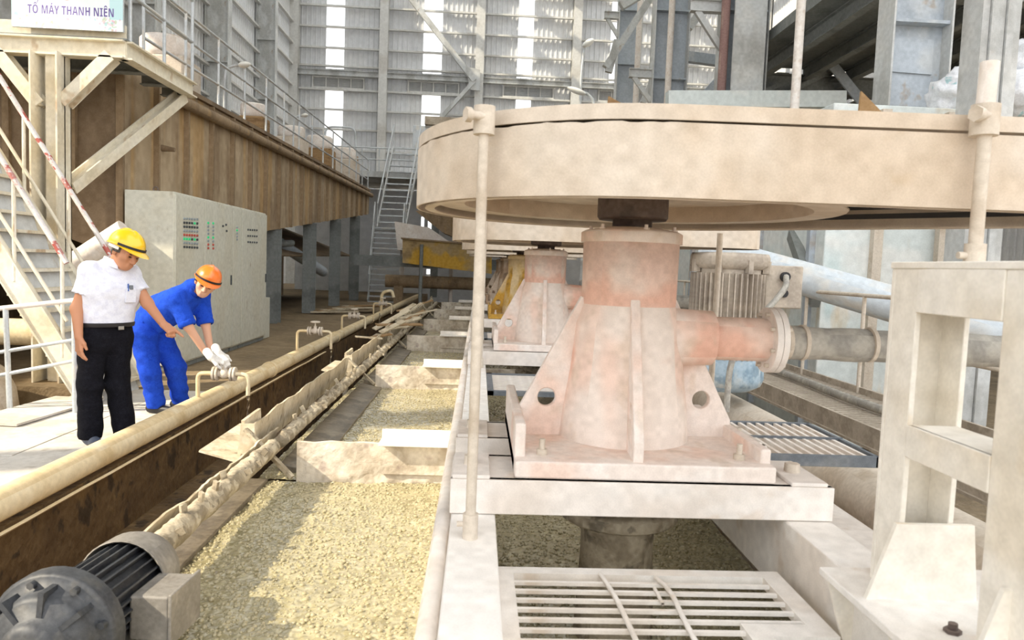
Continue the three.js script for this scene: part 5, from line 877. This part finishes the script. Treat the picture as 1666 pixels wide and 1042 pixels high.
const skinA = plain(0xb98262, 0.6, { sheen: 0.2 }), skinB = plain(0xd9a88c, 0.6, { sheen: 0.2 });
const cloth = (base, layer, rough = 0.92) => surface(base, [[layer, 10, 10, 0.45, 0.7, 0.5]], { tile: 0.3, bump: 0.0012, rough, grain: 6, specularIntensity: 0.25 });
const C = { shirt: cloth([222, 224, 236], [206, 208, 226]), black: cloth([20, 20, 26], [28, 29, 36]), blue: cloth([36, 78, 196], [28, 62, 170]), blueDeep: cloth([32, 70, 184], [26, 56, 158]), hair: plain(0x2a2624, 0.8), greyHair: plain(0x55504c, 0.85), glove: cloth([226, 222, 216], [206, 202, 196]), shoe: plain(0x4a5263, 0.5), strap: plain(0x1c1b20, 0.5), lip: plain(0x94584a, 0.6), brow: plain(0x2b211c, 0.8), buckle: plain(0x9a9a98, 0.3, { metalness: 0.8 }), eye: plain(0x221a18, 0.3), white: plain(0xe9e4df, 0.5) };
const yellowHat = plain(0xf4c41a, 0.32, { clearcoat: 0.5 }), orangeHat = plain(0xf27a2a, 0.32, { clearcoat: 0.5 });

// head in its own frame: +z face, +y crown, origin at the middle of the skull; s scales it
function headField(at, F, U, s) {
  const f = F.clone().normalize(), u = U.clone().addScaledVector(f, -U.dot(f)).normalize(), r = u.clone().cross(f);
  const ell = (x, y, z, cx, cy, cz, a, b, c) => { const X = (x - cx) / a, Y = (y - cy) / b, Z = (z - cz) / c, l = Math.sqrt(X * X + Y * Y + Z * Z); return (l - 1) * Math.min(a, b, c) * (l > 1 ? 1 : 1); };
  const seg = (x, y, z, ax, ay, az, bx, by, bz, r0, r1) => { const dx = bx - ax, dy = by - ay, dz = bz - az, t = Math.min(1, Math.max(0, ((x - ax) * dx + (y - ay) * dy + (z - az) * dz) / (dx * dx + dy * dy + dz * dz))); return Math.hypot(x - ax - dx * t, y - ay - dy * t, z - az - dz * t) - r0 - (r1 - r0) * t; };
  const local = (X, Y, Z) => {
    let d = ell(X, Y, Z, 0, 0.025, -0.012, 0.076, 0.088, 0.096);
    d = smin(d, ell(X, Y, Z, 0, -0.045, 0.028, 0.062, 0.07, 0.062), 0.04);
    d = smin(d, ell(X, Y, Z, 0, -0.098, 0.05, 0.028, 0.022, 0.026), 0.04);
    d = smin(d, seg(Math.abs(X), Y, Z, 0.02, 0.008, 0.082, 0.045, 0.004, 0.07, 0.011, 0.01), 0.02);      // brow
    d = smin(d, seg(Math.abs(X), Y, Z, 0.045, -0.03, 0.062, 0.05, -0.034, 0.045, 0.014, 0.016), 0.025);  // cheek
    const eye = Math.hypot(Math.abs(X) - 0.031, (Y + 0.014) * 1.3, Z - 0.098) - 0.017; d = -smin(-d, eye, 0.012);
    d = smin(d, seg(X, Y, Z, 0, -0.002, 0.086, 0, -0.043, 0.105, 0.008, 0.013), 0.014);                  // nose
    d = smin(d, Math.hypot(Math.abs(X) - 0.013, Y + 0.047, Z - 0.094) - 0.009, 0.01);
    d = smin(d, seg(X, Y, Z, -0.018, -0.071, 0.083, 0.018, -0.071, 0.083, 0.006, 0.006), 0.012);
    d = smin(d, seg(X, Y, Z, -0.015, -0.082, 0.081, 0.015, -0.082, 0.081, 0.007, 0.007), 0.012);
    const ear = Math.max(ell(Math.abs(X), Y, Z, 0.08, -0.014, -0.012, 0.012, 0.033, 0.02), -(Math.hypot(Math.abs(X) - 0.092, Y + 0.012, Z + 0.008) - 0.012)); d = smin(d, ear, 0.006);
    return d;
  };
  const field = (x, y, z) => { const dx = (x - at.x) / s, dy = (y - at.y) / s, dz = (z - at.z) / s; return s * local(dx * r.x + dy * r.y + dz * r.z, dx * u.x + dy * u.y + dz * u.z, dx * f.x + dy * f.y + dz * f.z); };
  const world = (X, Y, Z) => at.clone().addScaledVector(r, X * s).addScaledVector(u, Y * s).addScaledVector(f, Z * s);
  const mat = new THREE.Matrix4().makeBasis(r, u, f).scale(V(s, s, s)).setPosition(at);
  return { field, world, mat, f, u, r };
}
function helmetShell() {   // in the head frame
  const nu = 48, nv = 16, pos = [], idx = [];
  const pt = (a, v) => { // a around (0 = front), v 0 crown .. 1 rim .. beyond = brim
    const ca = Math.cos(a), sa = Math.sin(a), front = Math.max(0, ca);
    if (v <= 1) { const t = v * Math.PI / 2, rr = Math.pow(Math.sin(t), 0.88), ridge = Math.abs(sa) < 0.33 && v > 0.05 && v < 0.85 ? 0.005 * (1 - (Math.abs(sa) / 0.33) ** 4) : 0; return [sa * 0.108 * rr, 0.022 + 0.118 * Math.cos(t) + ridge * Math.cos(t), ca * 0.132 * rr - 0.012 + ridge * ca]; }
    const e = (v - 1), out = 0.01 + 0.05 * Math.pow(front, 2.2), drop = 0.006 + 0.026 * front * front; return [sa * (0.108 + out * e * 0.7), 0.022 - drop * e - (ca < 0 ? 0.01 * -ca : 0), ca * (0.132 + out * e) - 0.012];
  };
  for (let j = 0; j <= nv + 3; j++) for (let i = 0; i <= nu; i++) pos.push(...pt(i / nu * 2 * Math.PI, j <= nv ? j / nv : 1 + (j - nv) / 3));
  const W = nu + 1; for (let j = 0; j < nv + 3; j++) for (let i = 0; i < nu; i++) { const a = j * W + i; idx.push(a, a + W, a + 1, a + 1, a + W, a + W + 1); }
  const g = new THREE.BufferGeometry(); g.setAttribute('position', new THREE.Float32BufferAttribute(pos, 3)); g.setIndex(idx); g.computeVertexNormals(); return g;
}
function helmetBand(a0, a1, y0, y1, off) {
  const n = 30, pos = [], idx = []; for (let i = 0; i <= n; i++) { const a = a0 + (a1 - a0) * i / n, s = Math.sin(a), c = Math.cos(a); for (const [y, o] of [[y0, off], [y1, off], [y0, off - 0.006], [y1, off - 0.006]]) pos.push(s * (0.108 + o), y, c * (0.132 + o) - 0.012); }
  for (let i = 0; i < n; i++) { const a = i * 4, b = a + 4; idx.push(a, b, a + 1, b, b + 1, a + 1, a + 1, b + 1, a + 3, b + 1, b + 3, a + 3, a, a + 2, b, b, a + 2, b + 2); }
  const g = new THREE.BufferGeometry(); g.setAttribute('position', new THREE.Float32BufferAttribute(pos, 3)); g.setIndex(idx); return toCreasedNormals(g, 0.5);
}
function dressHead(person, H, hatMat, hatLabel, hairMat) {
  const hm = H.mat.clone().multiply(new THREE.Matrix4().makeTranslation(0, 0.014, 0).multiply(new THREE.Matrix4().makeRotationX(-0.1)));
  const hat = part('helmet', helmetShell().applyMatrix4(hm), hatMat, person, hatLabel);
  part('strap', helmetBand(-1.35, 1.35, 0.022, 0.038, 0.008).applyMatrix4(hm), C.strap, hat);
  part('inner_band', helmetBand(1.3, 5, -0.012, 0.016, -0.012).applyMatrix4(hm), C.white, hat);
  const hf = (x, y, z) => { const p = V(x, y, z).sub(H.world(0, 0, 0)), Z = p.dot(H.f), Y = p.dot(H.u); return Math.max(H.field(x, y, z) - 0.0045, Z - 0.028 + (Y < -0.02 ? 0.05 : 0), -(Y + 0.052), Y - 0.06); };
  const c = H.world(0, 0, 0); part('hair', meshField(hf, c.clone().subScalar(0.14), c.clone().addScalar(0.14), 0.005), hairMat, person);
  for (const sx of [-1, 1]) {
    part('eye', new THREE.SphereGeometry(0.0085, 10, 8).scale(1.45, 0.55, 0.8).translate(sx * 0.031, -0.014, 0.083).applyMatrix4(H.mat), C.eye, person);
    part('eyebrow', bar(V(sx * 0.018, 0.006, 0.0935), V(sx * 0.046, 0.007, 0.083), 0.006, 0.006).applyMatrix4(H.mat), C.brow, person);
  }
  part('mouth', bar(V(-0.017, -0.0765, 0.0875), V(0.017, -0.0765, 0.0875), 0.005, 0.004).applyMatrix4(H.mat), C.lip, person);
}
// hand: wrist w, palm direction d, spread direction s (towards the thumb), back-of-hand n; curls per finger 0..1
function handBones(w, d, s, n, curls, thumbOut = 0.7, k = 1) {
  const o = [], at = (a, b, c) => w.clone().addScaledVector(d, a * k).addScaledVector(s, b * k).addScaledVector(n, c * k);
  for (const b of [-0.027, -0.009, 0.009, 0.027]) o.push(bone(at(0.008, b * 0.55, 0), at(0.088, b, 0), 0.0165 * k, 0.0125 * k));
  [0.028, 0.0095, -0.0095, -0.027].forEach((b, i) => {
    const L = [0.072, 0.08, 0.075, 0.058][i], c = curls[i]; let p = at(0.09, b, 0), ang = 0; const seg = [0.45, 0.3, 0.25];
    seg.forEach((q, j) => { ang += c * [1.2, 1.5, 0.9][j]; const e = p.clone().addScaledVector(d, L * q * k * Math.cos(ang)).addScaledVector(n, -L * q * k * Math.sin(ang)).addScaledVector(s, b * 0.12 * (1 - c)); o.push(bone(p, e, (0.0092 - j * 0.0008) * k, (0.0086 - j * 0.0008) * k)); p = e; });
  });
  const t0 = at(0.022, 0.026, -0.004), t1 = at(0.05, 0.026 + 0.032 * thumbOut, -0.014), t2 = at(0.088, 0.026 + 0.044 * thumbOut, -0.026); o.push(bone(t0, t1, 0.015 * k, 0.0115 * k), bone(t1, t2, 0.0115 * k, 0.0085 * k));
  return o;
}
const boxOf = (pts, r) => { const lo = V(1e3, 1e3, 1e3), hi = V(-1e3, -1e3, -1e3); pts.forEach((p) => { lo.min(p); hi.max(p); }); return [lo.subScalar(r), hi.addScalar(r)]; };
const folds = (x, y, z, a, s) => a * (noise.noise(x * s, y * s * 1.6, z * s) + 0.5 * noise.noise(x * s * 2.3 + 4, y * s * 2.1, z * s * 2.3));
const mix = (a, b, t) => a.clone().lerp(b, t);

{ // ---------------------------------------------------------------- man in the white shirt
  const Z = -5.85, P = (px, py, dz = 0) => onZ(px, py, Z + dz);
  const person = thing('person', 'man in yellow helmet, white short-sleeved shirt and black trousers, pointing', 'person', V(-3.0, 0, Z));
  const shR = P(147, 442, 0.12), shL = P(211, 446, -0.12), neck = P(184, 424, 0), hipR = P(152, 552, 0.07), hipL = P(190, 552, -0.07), wa = P(172, 524, 0), wR = P(153, 522, 0.06), wL = P(192, 524, -0.06), chR = P(158, 468, 0.07), chL = P(200, 470, -0.06);
  const elR = P(125, 503, 0.17), wrR = P(128, 548, 0.24), elL = P(240, 494, -0.1), wrL = P(266, 528, 0.02);
  const knR = P(146, 628, 0.1), anR = V(P(147, 706, 0.08).x, 0.09, Z + 0.08), knL = P(191, 625, -0.06), anL = V(P(203, 700, -0.06).x, 0.09, Z - 0.06);
  const H = headField(P(205, 409, 0.02), V(0.86, -0.4, 0.36), V(0.4, 0.9, 0), 1.1);
  // skin: one figure
  const skinBones = [...chain([shR, elR, wrR], [0.052, 0.042, 0.029]), ...chain([shL, elL, wrL], [0.05, 0.042, 0.029]), bone(shR, shL, 0.05), bone(neck.clone().add(V(0, -0.08, 0)), H.world(0, -0.03, -0.02), 0.062, 0.058), bone(mix(shR, shL, 0.5), wa, 0.09, 0.09), ...chain([hipR, knR, anR], [0.07, 0.05, 0.04]), ...chain([hipL, knL, anL], [0.07, 0.05, 0.04]), bone(wa, hipR, 0.08), bone(wa, hipL, 0.08)];
  const bf = boneField(skinBones, 0.03), all = [shR, shL, neck, elR, wrR, elL, wrL, anR, anL, H.world(0, 0, 0)];
  const geos = [meshField(bf, ...boxOf(all, 0.1), 0.014)];
  const hc = H.world(0, 0, 0); geos.push(meshField((x, y, z) => smin(H.field(x, y, z), bf(x, y, z), 0.02), hc.clone().sub(V(0.16, 0.2, 0.16)), hc.clone().add(V(0.17, 0.16, 0.17)), 0.0035));
  const dR = V(0.1, -0.98, 0.12).normalize(), hbR = handBones(wrR, dR, V(0.75, 0.12, 0.6).normalize(), V(-0.62, 0, 0.78).normalize(), [0.18, 0.22, 0.26, 0.3], 0.45, 1.12);
  const hR = boneField([...hbR, bone(mix(elR, wrR, 0.8), wrR, 0.031, 0.028)], 0.012); geos.push(meshField(hR, wrR.clone().sub(V(0.12, 0.24, 0.12)), wrR.clone().add(V(0.14, 0.07, 0.14)), 0.0035));
  const dL = P(292, 549, 0.08).sub(wrL).normalize(), nL = V(0.5, 0.75, 0.45).addScaledVector(dL, -V(0.5, 0.75, 0.45).dot(dL)).normalize(), sL = dL.clone().cross(nL).multiplyScalar(1); if (sL.x < 0 && sL.y < 0) sL.negate();
  const hbL = handBones(wrL, dL, sL, nL, [0.06, 0.85, 0.95, 0.95], 0.3, 1.1);
  const hL = boneField([...hbL, bone(mix(elL, wrL, 0.8), wrL, 0.031, 0.028)], 0.012); geos.push(meshField(hL, wrL.clone().subScalar(0.1).sub(V(0, 0.14, 0)), wrL.clone().addScalar(0.14).add(V(0.12, 0, 0.05)), 0.0035));
  part('body', geos, skinA, person);
  dressHead(person, H, yellowHat, 'yellow hard hat with black strap', C.greyHair);
  // shirt
  const slR = mix(shR, elR, 0.62), slL = mix(shL, elL, 0.62);
  const tb = [bone(shR, shL, 0.068), bone(shR, chR, 0.068, 0.125), bone(shL, chL, 0.068, 0.12), bone(chR, wR, 0.125, 0.115), bone(chL, wL, 0.12, 0.112), bone(mix(chR, chL, 0.5), wa, 0.13, 0.13), bone(neck.clone().add(V(0, -0.03, 0)), mix(shR, shL, 0.5), 0.075, 0.1)];
  const torso = boneField(tb, 0.07), sleeves = boneField([bone(shR, slR, 0.058, 0.072), bone(shL, slL, 0.058, 0.07)], 0.02), by = wa.y - 0.02;
  const cutR = elR.clone().sub(shR).normalize(), cutL = elL.clone().sub(shL).normalize(), neckTop = neck.clone().add(V(0.03, 0.045, 0.01));
  const torsoW = (x, y, z) => torso(x, y, z) + folds(x, y, z, 0.006, 9);
  const shirt = (x, y, z) => { let d = Math.max(torsoW(x, y, z), by - y); const s = Math.max(sleeves(x, y, z) + folds(x, y, z, 0.004, 12), (x - slR.x) * cutR.x + (y - slR.y) * cutR.y + (z - slR.z) * cutR.z > 0 && x < wa.x ? 0.05 : -1, (x - slL.x) * cutL.x + (y - slL.y) * cutL.y + (z - slL.z) * cutL.z > 0 && x > wa.x ? 0.05 : -1); d = smin(d, s, 0.03); return -smin(-d, Math.hypot(x - neckTop.x, (y - neckTop.y) * 0.9, z - neckTop.z) - 0.074, 0.01); };
  const sbox = boxOf([shR, shL, slR, slL, wR, wL, neck], 0.14); part('shirt', meshField(shirt, sbox[0], sbox[1], 0.0085), C.shirt, person, 'white short-sleeved shirt');
  { // collar wings
    const c0 = neck.clone().add(V(0.0, 0.02, 0)); const ring = [], nF = V(0.8, 0, 0.45).normalize(), nS = V(-nF.z, 0, nF.x);
    const outer = []; for (let i = 0; i <= 20; i++) { const a = 0.35 + (2 * Math.PI - 0.7) * i / 20, f = Math.cos(a), s = Math.sin(a); ring.push(c0.clone().addScaledVector(nF, f * 0.07 + 0.01).addScaledVector(nS, s * 0.066).add(V(0, 0.012 - 0.03 * Math.max(0, f), 0))); outer.push(c0.clone().addScaledVector(nF, f * 0.092 + 0.016).addScaledVector(nS, s * 0.088).add(V(0, -0.036 - 0.05 * Math.max(0, f), 0))); }
    const pos = [], idx = []; ring.forEach((p, i) => { pos.push(...p.toArray(), ...outer[i].toArray()); const q = p.clone().sub(V(0, 0.006, 0)), r = outer[i].clone().addScaledVector(outer[i].clone().sub(c0).setY(0).normalize(), -0.008); pos.push(...q.toArray(), ...r.toArray()); });
    for (let i = 0; i < 20; i++) { const a = i * 4, b = a + 4; idx.push(a, a + 1, b, b, a + 1, b + 1, a + 2, b + 2, a + 3, b + 2, b + 3, a + 3, a + 1, a + 3, b + 1, b + 1, a + 3, b + 3); }
    const g = new THREE.BufferGeometry(); g.setAttribute('position', new THREE.Float32BufferAttribute(pos, 3)); g.setIndex(idx); g.computeVertexNormals(); part('collar', g, C.shirt, person);
  }
  const stuck = (px, py, w, h, t, m, name, sink = 0) => { const p = hitField(shirt, px, py), n = gradField(shirt, p); part(name, place(new RoundedBoxGeometry(w, t, h, 1, t / 2.3), p.clone().addScaledVector(V(0, 1, 0).addScaledVector(n, -n.y).normalize(), -h / 2).addScaledVector(n, sink), p.clone().addScaledVector(V(0, 1, 0).addScaledVector(n, -n.y).normalize(), h / 2).addScaledVector(n, sink), n), m, person); };
  stuck(213, 481, 0.085, 0.115, 0.012, C.shirt, 'pocket'); stuck(208, 468, 0.009, 0.06, 0.012, plain(0x3c5fa8, 0.4), 'pen', 0.006); stuck(213, 468, 0.03, 0.035, 0.01, plain(0x6b7078, 0.4), 'eyeglass_case', 0.006);
  // trousers, belt, shoes
  const tr = [bone(wR, hipR, 0.1, 0.115), bone(wL, hipL, 0.1, 0.115), bone(wa, mix(hipR, hipL, 0.5), 0.115, 0.115), ...chain([hipR, knR, anR], [0.108, 0.086, 0.088]), ...chain([hipL, knL, anL], [0.108, 0.088, 0.085])], tfld = boneField(tr, 0.035);
  const trousers = (x, y, z) => Math.max(tfld(x, y, z) + folds(x, y, z, 0.005, 8) + 0.003 * Math.sin(y * 40 + x * 20), y - by - 0.012, 0.05 - y);
  const tbox = boxOf([wR, wL, hipR, hipL, anR, anL], 0.14); part('trousers', meshField(trousers, tbox[0], tbox[1], 0.011), C.black, person, 'black trousers');
  const belt = part('belt', meshField((x, y, z) => Math.max(Math.min(torso(x, y, z), tfld(x, y, z)) - 0.007, Math.abs(y - by - 0.004) - 0.017), V(tbox[0].x, by - 0.05, tbox[0].z), V(tbox[1].x, by + 0.05, tbox[1].z), 0.008), C.strap, person);
  { const bfld = (x, y, z) => Math.min(torso(x, y, z), tfld(x, y, z)) - 0.007, p = hitField(bfld, 197, 534); const n = gradField(bfld, p).setY(0).normalize(); part('buckle', place(new RoundedBoxGeometry(0.045, 0.03, 0.012, 1, 0.004), p.clone().addScaledVector(n, -0.006), p.clone().addScaledVector(n, 0.006), UP), C.buckle, belt); }
  for (const [a, dx, dz] of [[anR, 0.12, 0.11], [anL, 0.15, 0.05]]) part('shoe', meshField((x, y, z) => Math.max(boneField([bone(V(a.x - dx * 0.35, 0.045, a.z - dz * 0.35), V(a.x + dx, 0.035, a.z + dz), 0.045, 0.038), bone(V(a.x, 0.09, a.z), V(a.x, 0.05, a.z), 0.045, 0.05)], 0.03)(x, y, z), 0.001 - y), V(a.x - 0.15, 0, a.z - 0.12), V(a.x + 0.24, 0.15, a.z + 0.2), 0.008), C.shoe, person);
}
{ // ---------------------------------------------------------------- man in blue, bent over the valve
  const Z = -7.1, P = (px, py, dz = 0) => onZ(px, py, Z + dz);
  const person = thing('person', 'man in orange helmet and blue work clothes bending over the valve with white gloves', 'person', V(-3.0, 0, Z));
  const hipR = P(233, 543, 0.08), hipL = P(257, 541, -0.08), pel = P(240, 528, 0), shR = P(287, 487, 0.17), shL = P(325, 479, -0.1), neck = P(314, 470, 0.06), ch = P(288, 497, 0.03), mid = P(262, 508, 0.0);
  const elR = P(306, 531, 0.2), wrR = P(334, 573, 0.12), elL = P(334, 526, -0.04), wrL = P(342, 566, 0.0);
  const knR = P(244, 606, 0.13), anR = V(P(254, 668, 0.1).x, 0.09, Z + 0.1), knL = P(285, 598, -0.03), anL = V(P(293, 655, -0.12).x, 0.09, Z - 0.12);
  const H = headField(P(336, 460, 0.12), V(0.3, -0.3, 0.86), V(0.46, 0.84, 0.2), 1.08);
  const skinBones = [...chain([shR, elR, wrR], [0.05, 0.041, 0.03]), ...chain([shL, elL, wrL], [0.05, 0.041, 0.03]), bone(shR, shL, 0.05), bone(neck, H.world(0, -0.05, -0.02), 0.058, 0.058), bone(neck, mid, 0.08, 0.09), bone(mid, pel, 0.09), ...chain([hipR, knR, anR], [0.07, 0.05, 0.04]), ...chain([hipL, knL, anL], [0.07, 0.05, 0.04]), bone(pel, hipR, 0.07), bone(pel, hipL, 0.07)];
  const bf = boneField(skinBones, 0.03), geos = [meshField(bf, ...boxOf([shR, shL, neck, elR, wrR, elL, wrL, anR, anL, pel, H.world(0, 0, 0)], 0.1), 0.014)];
  const hc = H.world(0, 0, 0); geos.push(meshField((x, y, z) => smin(H.field(x, y, z), bf(x, y, z), 0.02), hc.clone().subScalar(0.165), hc.clone().addScalar(0.165), 0.0035));
  part('body', geos, skinB, person);
  dressHead(person, H, orangeHat, 'orange hard hat with dark strap', C.hair);
  // shirt with rolled cuffs
  const cuR = mix(shR, elR, 0.9), cuL = mix(shL, elL, 0.95), cutR = elR.clone().sub(shR).normalize(), cutL = elL.clone().sub(shL).normalize();
  const torso = boneField([bone(shR, shL, 0.085), bone(neck, ch, 0.1, 0.15), bone(ch, mid, 0.155, 0.155), bone(mid, pel, 0.155, 0.15), bone(shR, mid, 0.09, 0.13), bone(shL, mid, 0.085, 0.12)], 0.06);
  const sl = boneField([bone(shR, cuR, 0.085, 0.075), bone(shL, cuL, 0.082, 0.075)], 0.02), spine = pel.clone().sub(mid).normalize(), hem = pel.clone().addScaledVector(spine, 0.07), nt = H.world(0, -0.1, -0.01);
  const shirt = (x, y, z) => { let d = Math.max(torso(x, y, z) + folds(x, y, z, 0.009, 8), (x - hem.x) * spine.x + (y - hem.y) * spine.y + (z - hem.z) * spine.z); const s = Math.max(sl(x, y, z) + folds(x, y, z, 0.006, 11), Math.min((x - cuR.x) * cutR.x + (y - cuR.y) * cutR.y + (z - cuR.z) * cutR.z, (x - cuL.x) * cutL.x + (y - cuL.y) * cutL.y + (z - cuL.z) * cutL.z)); d = smin(d, s, 0.035); return -smin(-d, Math.hypot(x - nt.x, y - nt.y, z - nt.z) - 0.07, 0.01); };
  const sbox = boxOf([shR, shL, cuR, cuL, pel, hem, neck], 0.17); part('shirt', meshField(shirt, sbox[0], sbox[1], 0.0095), C.blue, person, 'blue work shirt');
  for (const [c, d] of [[cuR, cutR], [cuL, cutL]]) { const q = new THREE.Quaternion().setFromUnitVectors(V(0, 0, 1), d); part('rolled_cuff', new THREE.TorusGeometry(0.062, 0.019, 10, 26).scale(1, 1, 1.7).applyQuaternion(q).translate(c.x, c.y, c.z), C.blue, person); }
  { // collar
    const c0 = mix(neck, H.world(0, -0.09, 0), 0.35), ax = H.world(0, 0, 0).sub(neck).normalize(), q = new THREE.Quaternion().setFromUnitVectors(V(0, 0, 1), ax); part('collar', new THREE.TorusGeometry(0.075, 0.017, 8, 26, 5.4).rotateZ(-1.0).scale(1, 1, 1.8).applyQuaternion(q).translate(c0.x, c0.y, c0.z), C.blueDeep, person);
  }
  const tfld = boneField([bone(pel, hipR, 0.12, 0.125), bone(pel, hipL, 0.12, 0.12), ...chain([hipR, knR, anR], [0.118, 0.092, 0.084]), ...chain([hipL, knL, anL], [0.115, 0.092, 0.08])], 0.04);
  const trousers = (x, y, z) => Math.max(tfld(x, y, z) + folds(x, y, z, 0.008, 8) + 0.003 * Math.sin(y * 55 + x * 18), 0.05 - y);
  const tbox = boxOf([pel, hipR, hipL, knR, knL, anR, anL], 0.15); part('trousers', meshField(trousers, tbox[0], tbox[1], 0.0115), C.blueDeep, person, 'blue work trousers');
  { const p = hitField(shirt, 226, 535), n = gradField(shirt, p); part('pocket', place(new RoundedBoxGeometry(0.11, 0.016, 0.13, 1, 0.006), p.clone().add(V(0.01, -0.06, 0)), p.clone().add(V(-0.01, 0.06, 0)), n), C.blueDeep, person); }
  for (const a of [anR, anL]) part('shoe', meshField((x, y, z) => Math.max(boneField([bone(V(a.x - 0.05, 0.045, a.z), V(a.x + 0.15, 0.035, a.z + 0.05), 0.045, 0.038), bone(V(a.x, 0.09, a.z), V(a.x, 0.05, a.z), 0.045, 0.05)], 0.03)(x, y, z), 0.001 - y), V(a.x - 0.15, 0, a.z - 0.12), V(a.x + 0.24, 0.15, a.z + 0.2), 0.008), C.strap, person);
  // gloves closed over the valve bonnet
  const grip = V(PX_ + 0.01 + 0.44 * 0.52, PY + PR + 0.22 + 0.065, V1Z);
  const gl = (w, e, s, k) => { const wrist = w.clone(), d = grip.clone().add(V(0, 0.03, 0)).add(s.clone().multiplyScalar(0.0)).sub(wrist).normalize(), n0 = V(0.1, 0.9, 0.4), n = n0.addScaledVector(d, -n0.dot(d)).normalize(), sp = d.clone().cross(n).multiplyScalar(k); return [...handBones(wrist, d, sp, n, [0.5, 0.55, 0.6, 0.6], 0.8, 1.2), bone(mix(e, w, 0.84), w, 0.037, 0.035)]; };
  const w1 = grip.clone().add(V(-0.1, 0.075, 0.05)), w2 = grip.clone().add(V(-0.075, 0.105, -0.04));
  for (const [w, e, k] of [[w1, elR, 1], [w2, elL, -1]]) { const f = boneField(gl(w, e, V(0, 0, 0), k), 0.014); part('glove', meshField(f, w.clone().subScalar(0.17), w.clone().addScalar(0.2), 0.004), C.glove, person, 'white work glove'); }
}

scene.traverse((o) => { if (o.isMesh) { o.castShadow = true; o.receiveShadow = true; } });
renderer.render(scene, camera);
